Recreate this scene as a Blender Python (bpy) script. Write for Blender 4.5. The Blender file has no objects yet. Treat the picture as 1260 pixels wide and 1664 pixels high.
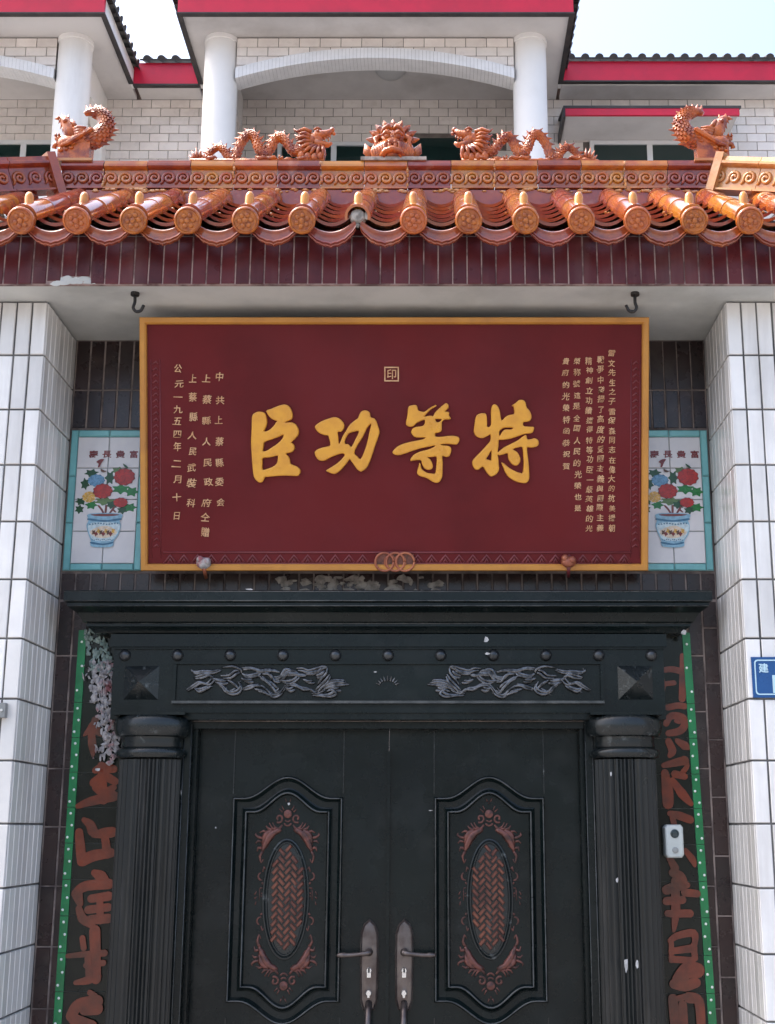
import bpy, bmesh, math, random
from mathutils import Vector, Matrix, noise
R = random.Random(7)
sc = bpy.context.scene
COL = sc.collection

# ------------------------------------------------------------------ camera
F, PITCH, CX, CY, EYE = 2114.0, math.radians(13.69), 705.0, 832.0, 1.6   # photo measured in a 1260 x 1664 frame
cam = bpy.data.objects.new('camera', bpy.data.cameras.new('camera')); COL.objects.link(cam)
cam.location = (0, 0, EYE); cam.rotation_euler = (math.pi/2 + PITCH, 0, 0)
cam.data.sensor_fit = 'VERTICAL'; cam.data.sensor_height = 24.0; cam.data.lens = F/1664*24.0
cam.data.shift_x = -(CX - 630)/1664; cam.data.clip_start = 0.05; cam.data.clip_end = 900
sc.camera = cam

# ------------------------------------------------------------------ sky, sun, exposure
SUN_EL, SUN_AZ = math.radians(58), math.radians(-80)      # azimuth from +Y, clockwise seen from above
w = bpy.data.worlds.new('World'); sc.world = w; w.use_nodes = True
nt = w.node_tree; bg = nt.nodes['Background']
sky = nt.nodes.new('ShaderNodeTexSky'); sky.sky_type = 'NISHITA'; sky.sun_disc = False
sky.sun_elevation = SUN_EL; sky.sun_rotation = SUN_AZ
sky.air_density = 1.0; sky.dust_density = 6.0; sky.ozone_density = 1.0
nt.links.new(sky.outputs[0], bg.inputs[0]); bg.inputs[1].default_value = 0.15
sl = bpy.data.lights.new('sun', 'SUN'); sl.energy = 1.5; sl.angle = math.radians(10); sl.color = (1.0, 0.95, 0.88)
sun = bpy.data.objects.new('sun', sl); COL.objects.link(sun)
sd = Vector((math.sin(SUN_AZ)*math.cos(SUN_EL), math.cos(SUN_AZ)*math.cos(SUN_EL), math.sin(SUN_EL)))
sun.rotation_euler = (-sd).to_track_quat('-Z', 'Y').to_euler(); sun.location = (-12, 20, 22)
sc.view_settings.view_transform = 'Standard'; sc.view_settings.look = 'None'
sc.view_settings.exposure = 1.72; sc.view_settings.gamma = 1.0; sc.view_settings.use_curve_mapping = False

_c, _s = math.cos(PITCH), math.sin(PITCH)
def at(u, v, Y):
    """point of the plane y = Y that was measured at photo pixel (u, v)"""
    a, b = (u - CX)/F, (CY - v)/F
    d = (a, _c - b*_s, _s + b*_c); t = Y/d[1]
    return Vector((d[0]*t, Y, EYE + d[2]*t))

# ------------------------------------------------------------------ materials
MATS = {}
def lin(h):
    f = lambda c: c/12.92 if c <= 0.04045 else ((c + 0.055)/1.055)**2.4
    return tuple(f(int(h[i:i+2], 16)/255) for i in (0, 2, 4))
def mat(name, col, col2=None, rough=0.5, scale=6.0, lo=0.42, hi=0.62, rnd=0.0, hue=None, bump=0.0, bscale=60.0,
        metal=0.0, coat=0.0, dirt=None, dscale=3.0, dlo=0.5, dhi=0.75, streak=False, dmax=0.7, spec=0.5, rvar=0.12):
    m = bpy.data.materials.new(name); m.use_nodes = True; t = m.node_tree; N, L = t.nodes, t.links
    b = N['Principled BSDF']
    geo = N.new('ShaderNodeNewGeometry'); oi = N.new('ShaderNodeObjectInfo')
    off = N.new('ShaderNodeVectorMath'); off.operation = 'MULTIPLY_ADD'
    cmb = N.new('ShaderNodeCombineXYZ'); 
    for i in range(3): L.new(oi.outputs['Random'], cmb.inputs[i])
    L.new(cmb.outputs[0], off.inputs[0]); off.inputs[1].default_value = (3.1, 5.7, 4.3) if rnd or hue else (0, 0, 0)
    L.new(geo.outputs['Position'], off.inputs[2])
    def ns(s, det=5.0, vec=None):
        n = N.new('ShaderNodeTexNoise'); n.inputs['Scale'].default_value = s; n.inputs['Detail'].default_value = det
        n.inputs['Roughness'].default_value = 0.6
        L.new(vec or off.outputs[0], n.inputs['Vector']); return n.outputs['Fac']
    def ramp(f, lo, hi):
        r = N.new('ShaderNodeMapRange'); r.inputs[1].default_value = lo; r.inputs[2].default_value = hi
        L.new(f, r.inputs[0]); return r.outputs[0]
    def mix(f, a, c, k=None):
        x = N.new('ShaderNodeMix'); x.data_type = 'RGBA'
        if k is not None:
            q = N.new('ShaderNodeMath'); q.operation = 'MULTIPLY'; q.inputs[1].default_value = k; L.new(f, q.inputs[0]); f = q.outputs[0]
        L.new(f, x.inputs[0])
        for s_, val in ((6, a), (7, c)):
            if isinstance(val, tuple): x.inputs[s_].default_value = (*val, 1)
            else: L.new(val, x.inputs[s_])
        return x.outputs[2]
    c = col
    if col2: c = mix(ramp(ns(scale), lo, hi), col, col2)
    if hue: c = mix(ramp(oi.outputs['Random'], 0.15, 0.95), c, hue, 0.8)
    if rnd:
        rr = N.new('ShaderNodeMapRange'); rr.inputs[3].default_value = 1 - rnd; rr.inputs[4].default_value = 1 + rnd*0.6
        L.new(oi.outputs['Random'], rr.inputs[0])
        v = N.new('ShaderNodeVectorMath'); v.operation = 'SCALE'
        if isinstance(c, tuple): v.inputs[0].default_value = c
        else: L.new(c, v.inputs[0])
        L.new(rr.outputs[0], v.inputs['Scale']); c = v.outputs[0]
    if dirt:
        vec = geo.outputs['Position']
        if streak:
            mp = N.new('ShaderNodeVectorMath'); mp.operation = 'MULTIPLY'; mp.inputs[1].default_value = (1, 1, 0.12)
            L.new(vec, mp.inputs[0]); vec = mp.outputs[0]
        c = mix(ramp(ns(dscale, 8.0, vec), dlo, dhi), c, dirt, dmax)
    if isinstance(c, tuple): b.inputs['Base Color'].default_value = (*c, 1)
    else: L.new(c, b.inputs['Base Color'])
    rn = N.new('ShaderNodeMapRange'); rn.inputs[3].default_value = max(0.03, rough - rvar); rn.inputs[4].default_value = min(1, rough + rvar)
    L.new(ns(9.0), rn.inputs[0]); L.new(rn.outputs[0], b.inputs['Roughness'])
    b.inputs['Metallic'].default_value = metal; b.inputs['Specular IOR Level'].default_value = spec
    b.inputs['Coat Weight'].default_value = coat; b.inputs['Coat Roughness'].default_value = 0.12
    if bump:
        bp = N.new('ShaderNodeBump'); bp.inputs['Strength'].default_value = bump; bp.inputs['Distance'].default_value = 0.004
        L.new(ns(bscale, 4.0, geo.outputs['Position']), bp.inputs['Height']); L.new(bp.outputs[0], b.inputs['Normal'])
    MATS[name] = m; return m

mat('white_tile', (.83, .82, .80), (.77, .76, .745), rough=.18, rnd=.15, dirt=(.34, .31, .28), dscale=7, dlo=.50, dhi=.82, streak=True, dmax=.6, bump=.10, bscale=22)
mat('white_grout', (.20, .195, .19), (.09, .09, .09), rough=.9)
mat('brown_tile', (.030, .014, .013), (.020, .012, .012), rough=.28, rnd=.25, dirt=(.09, .07, .06), dscale=7, dlo=.55, dhi=.85, bump=.1, bscale=22)
mat('brown_grout', (.25, .205, .185), (.10, .08, .075), rough=.9, scale=9)
mat('plum_tile', (.100, .018, .020), (.070, .013, .016), spec=.25, rough=.30, rnd=.22, dirt=(.20, .13, .12), dscale=5, dlo=.52, dhi=.85, streak=True, dmax=.5, bump=.08, bscale=20)
mat('plum_grout', (.36, .26, .24), (.12, .07, .07), rough=.9, scale=12)
mat('plaster', (.60, .61, .59), (.50, .51, .50), rough=.85, scale=2.2, dirt=(.27, .28, .26), dscale=1.7, dlo=.5, dhi=.72, dmax=.6, bump=.25, bscale=30)
mat('mortar', (.42, .38, .34), (.20, .18, .16), rough=.95, scale=30, bump=.8, bscale=90)
mat('glaze', (.42, .100, .020), (.22, .042, .022), rough=.15, scale=9, rnd=.25, hue=(.20, .034, .030), coat=.8, dirt=(.50, .34, .26), dscale=11, dlo=.58, dhi=.8, dmax=.55, bump=.15, bscale=50)
mat('glaze_amber', (.60, .245, .028), (.40, .100, .022), rough=.13, scale=9, rnd=.2, hue=(.34, .075, .028), coat=.9, dirt=(.46, .30, .22), dscale=11, dlo=.6, dhi=.82, dmax=.5, bump=.15, bscale=50)
mat('sunlit_hip_and_mortar', (.56, .28, .095), (.46, .18, .05), rough=.25, scale=8, rnd=.12, coat=.4, dirt=(.55, .42, .30), dscale=9, dmax=.5, bump=.15)
mat('glaze_cap', (.58, .165, .018), (.34, .075, .016), rough=.22, scale=40, rnd=.25, hue=(.38, .075, .022), coat=.4, bump=.35, bscale=110)
mat('glaze_figure', (.50, .120, .014), (.22, .036, .011), rough=.24, scale=22, rnd=.1, coat=.35, dirt=(.50, .28, .16), dscale=22, dlo=.6, dhi=.8, dmax=.3, bump=.8, bscale=150)
mat('door_paint', (.0050, .0098, .0100), (.0032, .0066, .0072), rough=.26, scale=3, dirt=(.030, .034, .034), dscale=5, dlo=.52, dhi=.85, dmax=.6, bump=.16, bscale=14, spec=.24, rvar=.2, coat=.06)
mat('door_worn', (.010, .0145, .0155), (.007, .010, .011), rough=.28, scale=3, dirt=(.20, .22, .22), dscale=24, dlo=.60, dhi=.76, dmax=.6, bump=.15, bscale=60)
mat('pilaster_paint', (.0075, .0100, .0108), (.005, .007, .0078), rough=.32, scale=4, dirt=(.075, .070, .066), dscale=14, dlo=.55, dhi=.85, streak=True, dmax=.6, bump=.1, bscale=50)
mat('edge_highlight', (.075, .080, .080), (.022, .026, .027), rough=.30, scale=16, lo=.35, hi=.65, spec=.6)  # lighter colour paints sky highlights onto the door's moulding edges
mat('silver_relief', (.15, .155, .165), (.04, .043, .046), rough=.26, scale=40, metal=.8, bump=.2)
mat('steel_stud', (.07, .075, .08), (.04, .045, .05), rough=.3, metal=.7)
mat('copper_relief', (.16, .058, .046), (.060, .028, .025), rough=.34, scale=45, metal=.35, bump=.3, bscale=120)
mat('copper_weave', (.20, .072, .045), (.11, .040, .030), rough=.45, scale=14, metal=.3, bump=.3, bscale=150)
mat('bronze', (.17, .145, .135), (.10, .08, .075), rough=.38, scale=14, metal=.75, bump=.1)
mat('chrome', (.75, .75, .75), None, rough=.22, metal=.9)
mat('dark_hole', (.01, .01, .01), None, rough=.8)
mat('board_maroon', (.125, .0110, .0135), (.102, .0095, .012), spec=.14, rough=.46, scale=2.5, dirt=(.14, .022, .028), dscale=2.2, dlo=.42, dhi=.8, dmax=.5, bump=.12, bscale=30, coat=.05)
mat('board_emboss', (.20, .040, .048), (.15, .028, .036), rough=.40)
mat('gold_frame', (.52, .235, .040), (.45, .19, .035), rough=.36, scale=5, dirt=(.25, .11, .04), dscale=9, dlo=.55, dhi=.8, dmax=.5)
mat('gold_letter', (.72, .345, .036), (.64, .29, .034), rough=.30, scale=20, bump=.05)
mat('gold_small', (.66, .40, .22), (.50, .25, .12), rough=.5, scale=30)
mat('copper_ring', (.42, .15, .075), (.28, .085, .05), rough=.4, metal=.3)
mat('mural_white', (.72, .71, .72), (.66, .65, .67), rough=.2, rnd=.04)
mat('mural_teal', (.20, .50, .51), (.16, .42, .44), rough=.22, rnd=.10, dirt=(.12, .28, .28), dscale=12, dmax=.5)
mat('mural_grout', (.33, .37, .37), None, rough=.9)
for n_, h_ in (('red', 'b4281c'), ('darkred', '7c2622'), ('crimson', '8f3038'), ('green', '1d7a34'), ('dkgreen', '1f4d2a'), ('blue', '6f9fc4'), ('blue2', '8fbcd4'), ('pale', 'cfe3ea'),
               ('navy', '3f7394'), ('yellow', 'd9a94a'), ('cream', 'e8d6c0'), ('brown', '5c3a26'), ('stem', '7a3a34'), ('olive', '5d7a44')):
    c_ = lin(h_); mat('print_'+n_, c_, tuple(x*.75 for x in c_), rough=.25, scale=60, lo=.4, hi=.6)
mat('couplet_black', (.006, .009, .007), (.010, .013, .010), rough=.18, rnd=.2, spec=.3)
mat('couplet_grout', (.16, .17, .16), None, rough=.9)
mat('couplet_red', (.20, .034, .014), (.10, .020, .011), rough=.16, scale=9, lo=.35, hi=.65, dirt=(.035, .022, .014), dscale=7, dlo=.45, dhi=.75, dmax=.75, bump=.2, bscale=30)
mat('couplet_green', (.010, .20, .066), (.008, .15, .05), rough=.22, scale=10)
mat('couplet_dot', (.85, .92, .86), None, rough=.3)
mat('paper', (.44, .42, .42), (.20, .19, .20), rough=.9, scale=40, dirt=(.30, .06, .07), dscale=16, dlo=.52, dhi=.66, dmax=.8, bump=.6, bscale=130)
mat('paper_green', (.28, .36, .34), (.14, .20, .18), rough=.85, scale=40, bump=.6, bscale=130)
mat('scrap', (.55, .55, .55), (.35, .35, .35), rough=.8, scale=60)
mat('black_iron', (.012, .012, .013), (.03, .025, .02), rough=.6, scale=30)
mat('bell_white', (.60, .65, .64), (.52, .57, .56), rough=.4)
mat('bell_lens', (.03, .05, .055), None, rough=.15)
mat('bell_grey', (.30, .32, .32), None, rough=.4)
mat('plate_blue', (.012, .085, .27), (.010, .07, .23), rough=.25)
mat('plate_white', (.50, .72, .82), None, rough=.3)
mat('box_grey', (.22, .23, .23), None, rough=.5)
mat('house_tile', (.85, .795, .75), (.79, .73, .69), rough=.3, rnd=.10, dirt=(.40, .33, .28), dscale=2.5, dlo=.5, dhi=.85, dmax=.4)
mat('house_grout', (.13, .11, .10), (.20, .17, .15), rough=.9)
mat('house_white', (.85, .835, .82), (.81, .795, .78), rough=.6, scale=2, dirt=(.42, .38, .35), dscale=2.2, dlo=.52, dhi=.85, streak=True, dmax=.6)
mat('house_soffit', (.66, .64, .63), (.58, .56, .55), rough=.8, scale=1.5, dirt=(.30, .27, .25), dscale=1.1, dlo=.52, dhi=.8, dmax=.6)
mat('fascia_pink', (.58, .010, .044), (.50, .010, .040), rough=.4, scale=3, dirt=(.30, .02, .05), dscale=4, dlo=.55, dhi=.85, dmax=.5)
mat('roof_dark', (.030, .028, .030), (.05, .042, .040), rough=.6, scale=8)
mat('arch_white', (.82, .82, .83), (.76, .76, .77), rough=.35, scale=9)
mat('arch_grout', (.36, .35, .35), None, rough=.9)
mat('window_white', (.72, .73, .74), None, rough=.4)
mat('window_glass', (.012, .030, .028), None, rough=.06, spec=.8, rvar=.02)
mat('lamp_glass', (.5, .5, .5), None, rough=.4)
mat('pavement', (.22, .21, .20), (.17, .165, .16), rough=.9, scale=1.5, dirt=(.24, .22, .2), dscale=.8)

# ------------------------------------------------------------------ mesh helpers
class MB:
    def __init__(s): s.v = []; s.f = []
    def add(s, vs, fs):
        o = len(s.v); s.v += [tuple(p) for p in vs]; s.f += [tuple(i + o for i in f) for f in fs]; return s
    def box(s, x0, x1, y0, y1, z0, z1):
        return s.add([(x0,y0,z0),(x1,y0,z0),(x1,y1,z0),(x0,y1,z0),(x0,y0,z1),(x1,y0,z1),(x1,y1,z1),(x0,y1,z1)],
                     [(0,3,2,1),(4,5,6,7),(0,1,5,4),(1,2,6,5),(2,3,7,6),(3,0,4,7)])
    def tube(s, pts, rad, n=8, flat=1.0, nrm=None, caps=True):
        pts = [Vector(p) for p in pts]; m = len(pts)
        rr = rad if isinstance(rad, (list, tuple)) else [rad]*m
        up = Vector(nrm) if nrm else None; rings = []; prev = None
        for i, p in enumerate(pts):
            t = (pts[min(i+1, m-1)] - pts[max(i-1, 0)])
            t = t.normalized() if t.length > 1e-9 else Vector((0, 0, 1))
            if up: b = up - t*up.dot(t)
            elif prev is not None: b = prev - t*prev.dot(t)
            else: b = Vector((0.13, 0.3, 1)) - t*Vector((0.13, 0.3, 1)).dot(t)
            if b.length < 1e-6: b = t.orthogonal()
            b.normalize(); prev = b; a = t.cross(b)
            rings.append([p + (a*math.cos(2*math.pi*k/n) + b*math.sin(2*math.pi*k/n)*flat)*rr[i] for k in range(n)])
        vs = [q for r in rings for q in r]; fs = []
        for i in range(m-1):
            for k in range(n): fs.append((i*n+k, i*n+(k+1) % n, (i+1)*n+(k+1) % n, (i+1)*n+k))
        if caps: fs += [tuple(range(n))[::-1], tuple((m-1)*n+k for k in range(n))]
        return s.add(vs, fs)
    def lathe(s, prof, org, axis=(0, 0, 1), n=16, squash=None):
        """prof: (radius, height) pairs"""
        ax = Vector(axis).normalized(); a = ax.orthogonal().normalized(); b = ax.cross(a); o = Vector(org); vs = []
        for r, h in prof: vs += [o + ax*h + (a*math.cos(2*math.pi*k/n) + b*math.sin(2*math.pi*k/n))*r for k in range(n)]
        fs = [(i*n+k, i*n+(k+1) % n, (i+1)*n+(k+1) % n, (i+1)*n+k) for i in range(len(prof)-1) for k in range(n)]
        fs += [tuple(range(n))[::-1], tuple((len(prof)-1)*n+k for k in range(n))]
        return s.add(vs, fs)
    def ball(s, c, r, n=10, m=6, sc=(1, 1, 1)):
        c = Vector(c); vs = [c + Vector((0, 0, -r*sc[2]))]; fs = []
        for i in range(1, m):
            t = -math.pi/2 + math.pi*i/m
            vs += [c + Vector((r*sc[0]*math.cos(t)*math.cos(2*math.pi*k/n), r*sc[1]*math.cos(t)*math.sin(2*math.pi*k/n), r*sc[2]*math.sin(t))) for k in range(n)]
        vs.append(c + Vector((0, 0, r*sc[2]))); e = len(vs)-1
        for k in range(n):
            fs.append((0, 1+(k+1) % n, 1+k)); fs.append((e, 1+(m-2)*n+k, 1+(m-2)*n+(k+1) % n))
            for i in range(m-2): fs.append((1+i*n+k, 1+i*n+(k+1) % n, 1+(i+1)*n+(k+1) % n, 1+(i+1)*n+k))
        return s.add(vs, fs)
    def cone(s, base, tip, r, n=6, bend=None):
        base, tip = Vector(base), Vector(tip)
        if bend:
            mid = (base+tip)/2 + Vector(bend); return s.tube([base, mid, tip], [r, r*.6, r*.08], n)
        return s.tube([base, tip], [r, r*.08], n)
    def loft(s, loops, closed=True, capend=False, capstart=False):
        n = len(loops[0]); vs = [p for l in loops for p in l]; fs = []
        for i in range(len(loops)-1):
            for k in range(n if closed else n-1): fs.append((i*n+k, i*n+(k+1) % n, (i+1)*n+(k+1) % n, (i+1)*n+k))
        if capend: fs.append(tuple((len(loops)-1)*n+k for k in range(n)))
        if capstart: fs.append(tuple(range(n))[::-1])
        return s.add(vs, fs)
    def merge(s, other, fn=None):
        return s.add([fn(Vector(p)) if fn else p for p in other.v], other.f)

ORG = {}
def link(o, parent=None, org=None):
    COL.objects.link(o)
    if parent is not None: o.parent = parent
    return o
def thing(name, label, cat, loc, group=None, kind=None):
    o = bpy.data.objects.new(name, None); o.empty_display_size = .1; link(o); o.location = loc; ORG[o.name] = Vector(loc)
    o['label'] = label; o['category'] = cat
    if group: o['group'] = group
    if kind: o['kind'] = kind
    return o
def fix(me, smooth):
    bm = bmesh.new(); bm.from_mesh(me); bmesh.ops.recalc_face_normals(bm, faces=bm.faces); bm.to_mesh(me); bm.free()
    if smooth:
        me.shade_smooth()
        if smooth is not True: me.set_sharp_from_angle(angle=math.radians(smooth))
def mesh(name, mb, m, smooth=False):
    me = bpy.data.meshes.new(name); me.from_pydata(mb.v, [], mb.f); me.materials.append(MATS[m]); fix(me, smooth); return me
def part(name, mb, m, parent, smooth=False, kind=None, label=None):
    """mesh given in world coordinates, linked as a child (or top-level if parent is None)"""
    o0 = ORG[parent.name] if parent is not None else Vector((0, 0, 0))
    q = MB(); q.v = [tuple(Vector(p) - o0) for p in mb.v]; q.f = mb.f
    o = bpy.data.objects.new(name, mesh(name, q, m, smooth)); link(o, parent); ORG[o.name] = o0.copy()
    if kind: o['kind'] = kind
    if label: o['label'] = label
    return o
def inst(name, me, loc, parent, rot=None, scale=None):
    o = bpy.data.objects.new(name, me); link(o, parent); o.location = Vector(loc) - ORG[parent.name]
    if rot: o.rotation_euler = rot
    if scale: o.scale = scale
    return o
def tilemesh(w, h, d, m, bev=.003, face='-y'):
    """bevelled tile, centred, its front on the chosen side"""
    a, b = w/2, h/2
    vs = [(-a,0,-b),(a,0,-b),(a,0,b),(-a,0,b), (-a,-d+bev,-b),(a,-d+bev,-b),(a,-d+bev,b),(-a,-d+bev,b),
          (-a+bev,-d,-b+bev),(a-bev,-d,-b+bev),(a-bev,-d,b-bev),(-a+bev,-d,b-bev)]
    fs = [(8,9,10,11)] + [(i, (i+1) % 4, 4+(i+1) % 4, 4+i) for i in range(4)] + [(4+i, 4+(i+1) % 4, 8+(i+1) % 4, 8+i) for i in range(4)]
    f = {'-y': lambda p: p, '+x': lambda p: (-p[1], p[0], p[2]), '-x': lambda p: (p[1], -p[0], p[2])}[face]
    mb = MB().add([f(p) for p in vs], fs); return mesh('tile', mb, m)

def smooth_loop(pts, k=4, closed=True):
    out = []; n = len(pts); P_ = [Vector(p) for p in pts]
    rng = range(n) if closed else range(n-1)
    for i in rng:
        g = (lambda j: P_[j % n]) if closed else (lambda j: P_[min(max(j, 0), n-1)])
        p0, p1, p2, p3 = g(i-1), g(i), g(i+1), g(i+2)
        for j in range(k):
            t = j/k
            out.append(0.5*((2*p1) + (-p0+p2)*t + (2*p0-5*p1+4*p2-p3)*t*t + (-p0+3*p1-3*p2+p3)*t**3))
    if not closed: out.append(P_[-1])
    return out
TMP = bpy.data.scenes.new('tmp')                    # scratch scene for turning curves and glyphs into meshes
def curve_to_mb(cu):
    o = bpy.data.objects.new('tmp', cu); TMP.collection.objects.link(o)
    TMP.view_layers[0].update(); dg = TMP.view_layers[0].depsgraph; me = bpy.data.meshes.new_from_object(o.evaluated_get(dg))
    mb = MB().add([v.co.copy() for v in me.vertices], [tuple(p.vertices) for p in me.polygons])
    bpy.data.objects.remove(o); bpy.data.curves.remove(cu); bpy.data.meshes.remove(me); return mb
def filled(contours, ext, bev=0.0):
    """contours in (x, y); result lies in xy, z out"""
    cu = bpy.data.curves.new('tmp', 'CURVE'); cu.dimensions = '2D'; cu.fill_mode = 'BOTH'; cu.extrude = ext; cu.bevel_depth = bev; cu.offset = -bev; cu.bevel_resolution = 1
    for c in contours:
        s = cu.splines.new('POLY'); s.points.add(len(c)-1); s.use_cyclic_u = True
        for i, p in enumerate(c): s.points[i].co = (p[0], p[1], 0, 1)
    return curve_to_mb(cu)
GL = {}
def glyph(ch, ext=.03, off=0.0):
    k = (ch, ext, off)
    if k not in GL:
        cu = bpy.data.curves.new('tmp', 'FONT'); cu.body = ch; cu.align_x = 'CENTER'; cu.align_y = 'CENTER'
        cu.extrude = ext; cu.offset = off; cu.resolution_u = 2; GL[k] = curve_to_mb(cu)
        vs = GL[k].v
        if vs:
            xs = [v[0] for v in vs]; ys = [v[1] for v in vs]; cx, cy = (min(xs)+max(xs))/2, (min(ys)+max(ys))/2
            GL[k].v = [(v[0]-cx, v[1]-cy, v[2]) for v in vs]
    return GL[k]
def up(p): return Vector((p[0], -p[2], p[1]))           # xy drawing plane -> upright facing -Y
def stroke(pts, wid, k=5):
    """brush stroke polygon in a plane from a centre line and widths"""
    p = smooth_loop([(x, y, 0) for x, y in pts], k, False); n = len(p); m = len(pts)
    ww = []
    for i in range(n):
        t = i/(n-1)*(m-1); a = min(int(t), m-2); f = t-a
        ww.append((wid[a]*(1-f) + wid[a+1]*f)/2)
    L_, R_ = [], []
    for i in range(n):
        d = p[min(i+1, n-1)] - p[max(i-1, 0)]; d = d.normalized() if d.length > 1e-9 else Vector((1, 0, 0)); q = Vector((-d.y, d.x, 0))
        L_.append(p[i] + q*ww[i]); R_.append(p[i] - q*ww[i])
    d = (p[-1]-p[-2]).normalized(); d0 = (p[0]-p[1]).normalized()
    def cap_(c, d, r):
        q = Vector((-d.y, d.x, 0)); return [c + (q*math.cos(a*math.pi/6) + d*math.sin(a*math.pi/6))*r for a in range(1, 6)]
    return L_ + cap_(p[-1], d, ww[-1]) + R_[::-1] + cap_(p[0], d0, ww[0])
def arc(cx, cy, r0, r1, a0, a1, n=12):
    return [(cx + (r0+(r1-r0)*i/n)*math.cos(math.radians(a0+(a1-a0)*i/n)), cy + (r0+(r1-r0)*i/n)*math.sin(math.radians(a0+(a1-a0)*i/n))) for i in range(n+1)]

# ------------------------------------------------------------------ ground
g = MB().add([(-300, -200, 0), (300, -200, 0), (300, 500, 0), (-300, 500, 0)], [(0, 1, 2, 3)])
go = part('ground', g, 'pavement', None); go['kind'] = 'structure'

# ================================================================== HOUSE behind the gate
H = thing('house', 'white tiled two-storey house with pink roof fascias rising behind the gate', 'house', (-.6, 13, 0))
ZS = 9.49                                                   # eave soffit level
YB, YA, YF, YG = 13.0, 11.8, 11.4, 12.7                     # back wall, arch wall, bay fascia, wall fascia
wall = part('wall', MB().box(-7.5, 5.5, YB, YB+.3, 0, ZS+.2), 'house_grout', H)
BAYS = [(-7.0, -3.69, -7.4, -3.275), (-2.18, .985, -2.545, 1.39)]   # column centres, fascia ends
TW, TH = .213, .104
tm_house = tilemesh(TW-.0065, TH-.0075, .012, 'house_tile', .002)
half_house = {}
def house_tiles(x0, x1, z0, z1, Y, parent, keep, big):
    """running bond of tiles on a wall facing -Y; the nearest ones are single objects"""
    rest = MB(); r = 0; z = z1
    while z - TH > z0 - 1e-6:
        x = x0 - (TW/2 if r % 2 else 0)
        while x < x1 - .02:
            a, b = max(x, x0), min(x+TW, x1)
            k = keep(a, b, z-TH, z)
            if b - a > .03 and k:
                zb = k if isinstance(k, float) else z-TH
                full = abs(b-a-TW) < 1e-4 and abs(zb-(z-TH)) < 1e-4
                if big(a, z) and full: inst('tile', tm_house, ((a+b)/2, Y, z-TH/2), parent)
                elif big(a, z):
                    kk = (round(b-a, 3), round(z-zb, 3))
                    if kk not in half_house: half_house[kk] = tilemesh(b-a-.0065, z-zb-.0075, .012, 'house_tile', .002)
                    inst('tile', half_house[kk], ((a+b)/2, Y, (z+zb)/2), parent)
                else: rest.box(a+.0032, b-.0032, Y-.012, Y, zb+.0037, z-.0037)
            x += TW
        z -= TH; r += 1
    return rest
rest = MB()
# openings in the back wall: x0, x1, z0, z1
WIN = [(-5.6, -3.95, 7.3, 8.98), (-1.72, -.52, 7.3, 8.96), (-.32, .62, 6.4, 9.02), (1.72, 3.02, 7.3, 8.975)]
def free(a, b, z0, z1): return not any(a < X1-.01 and b > X0+.01 and z0 < Z1-.01 and z1 > Z0 for X0, X1, Z0, Z1 in WIN)
def vis(a, z):
    if z < 8.72: return False
    if -3.45 < a < -2.2: return True
    if -1.95 < a < .75: return z < 9.5 and z > 8.8
    return 1.15 < a < 3.9
r_ = house_tiles(-7.4, 5.4, 7.6, ZS, YB, wall, free, vis); rest.merge(r_)

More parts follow.
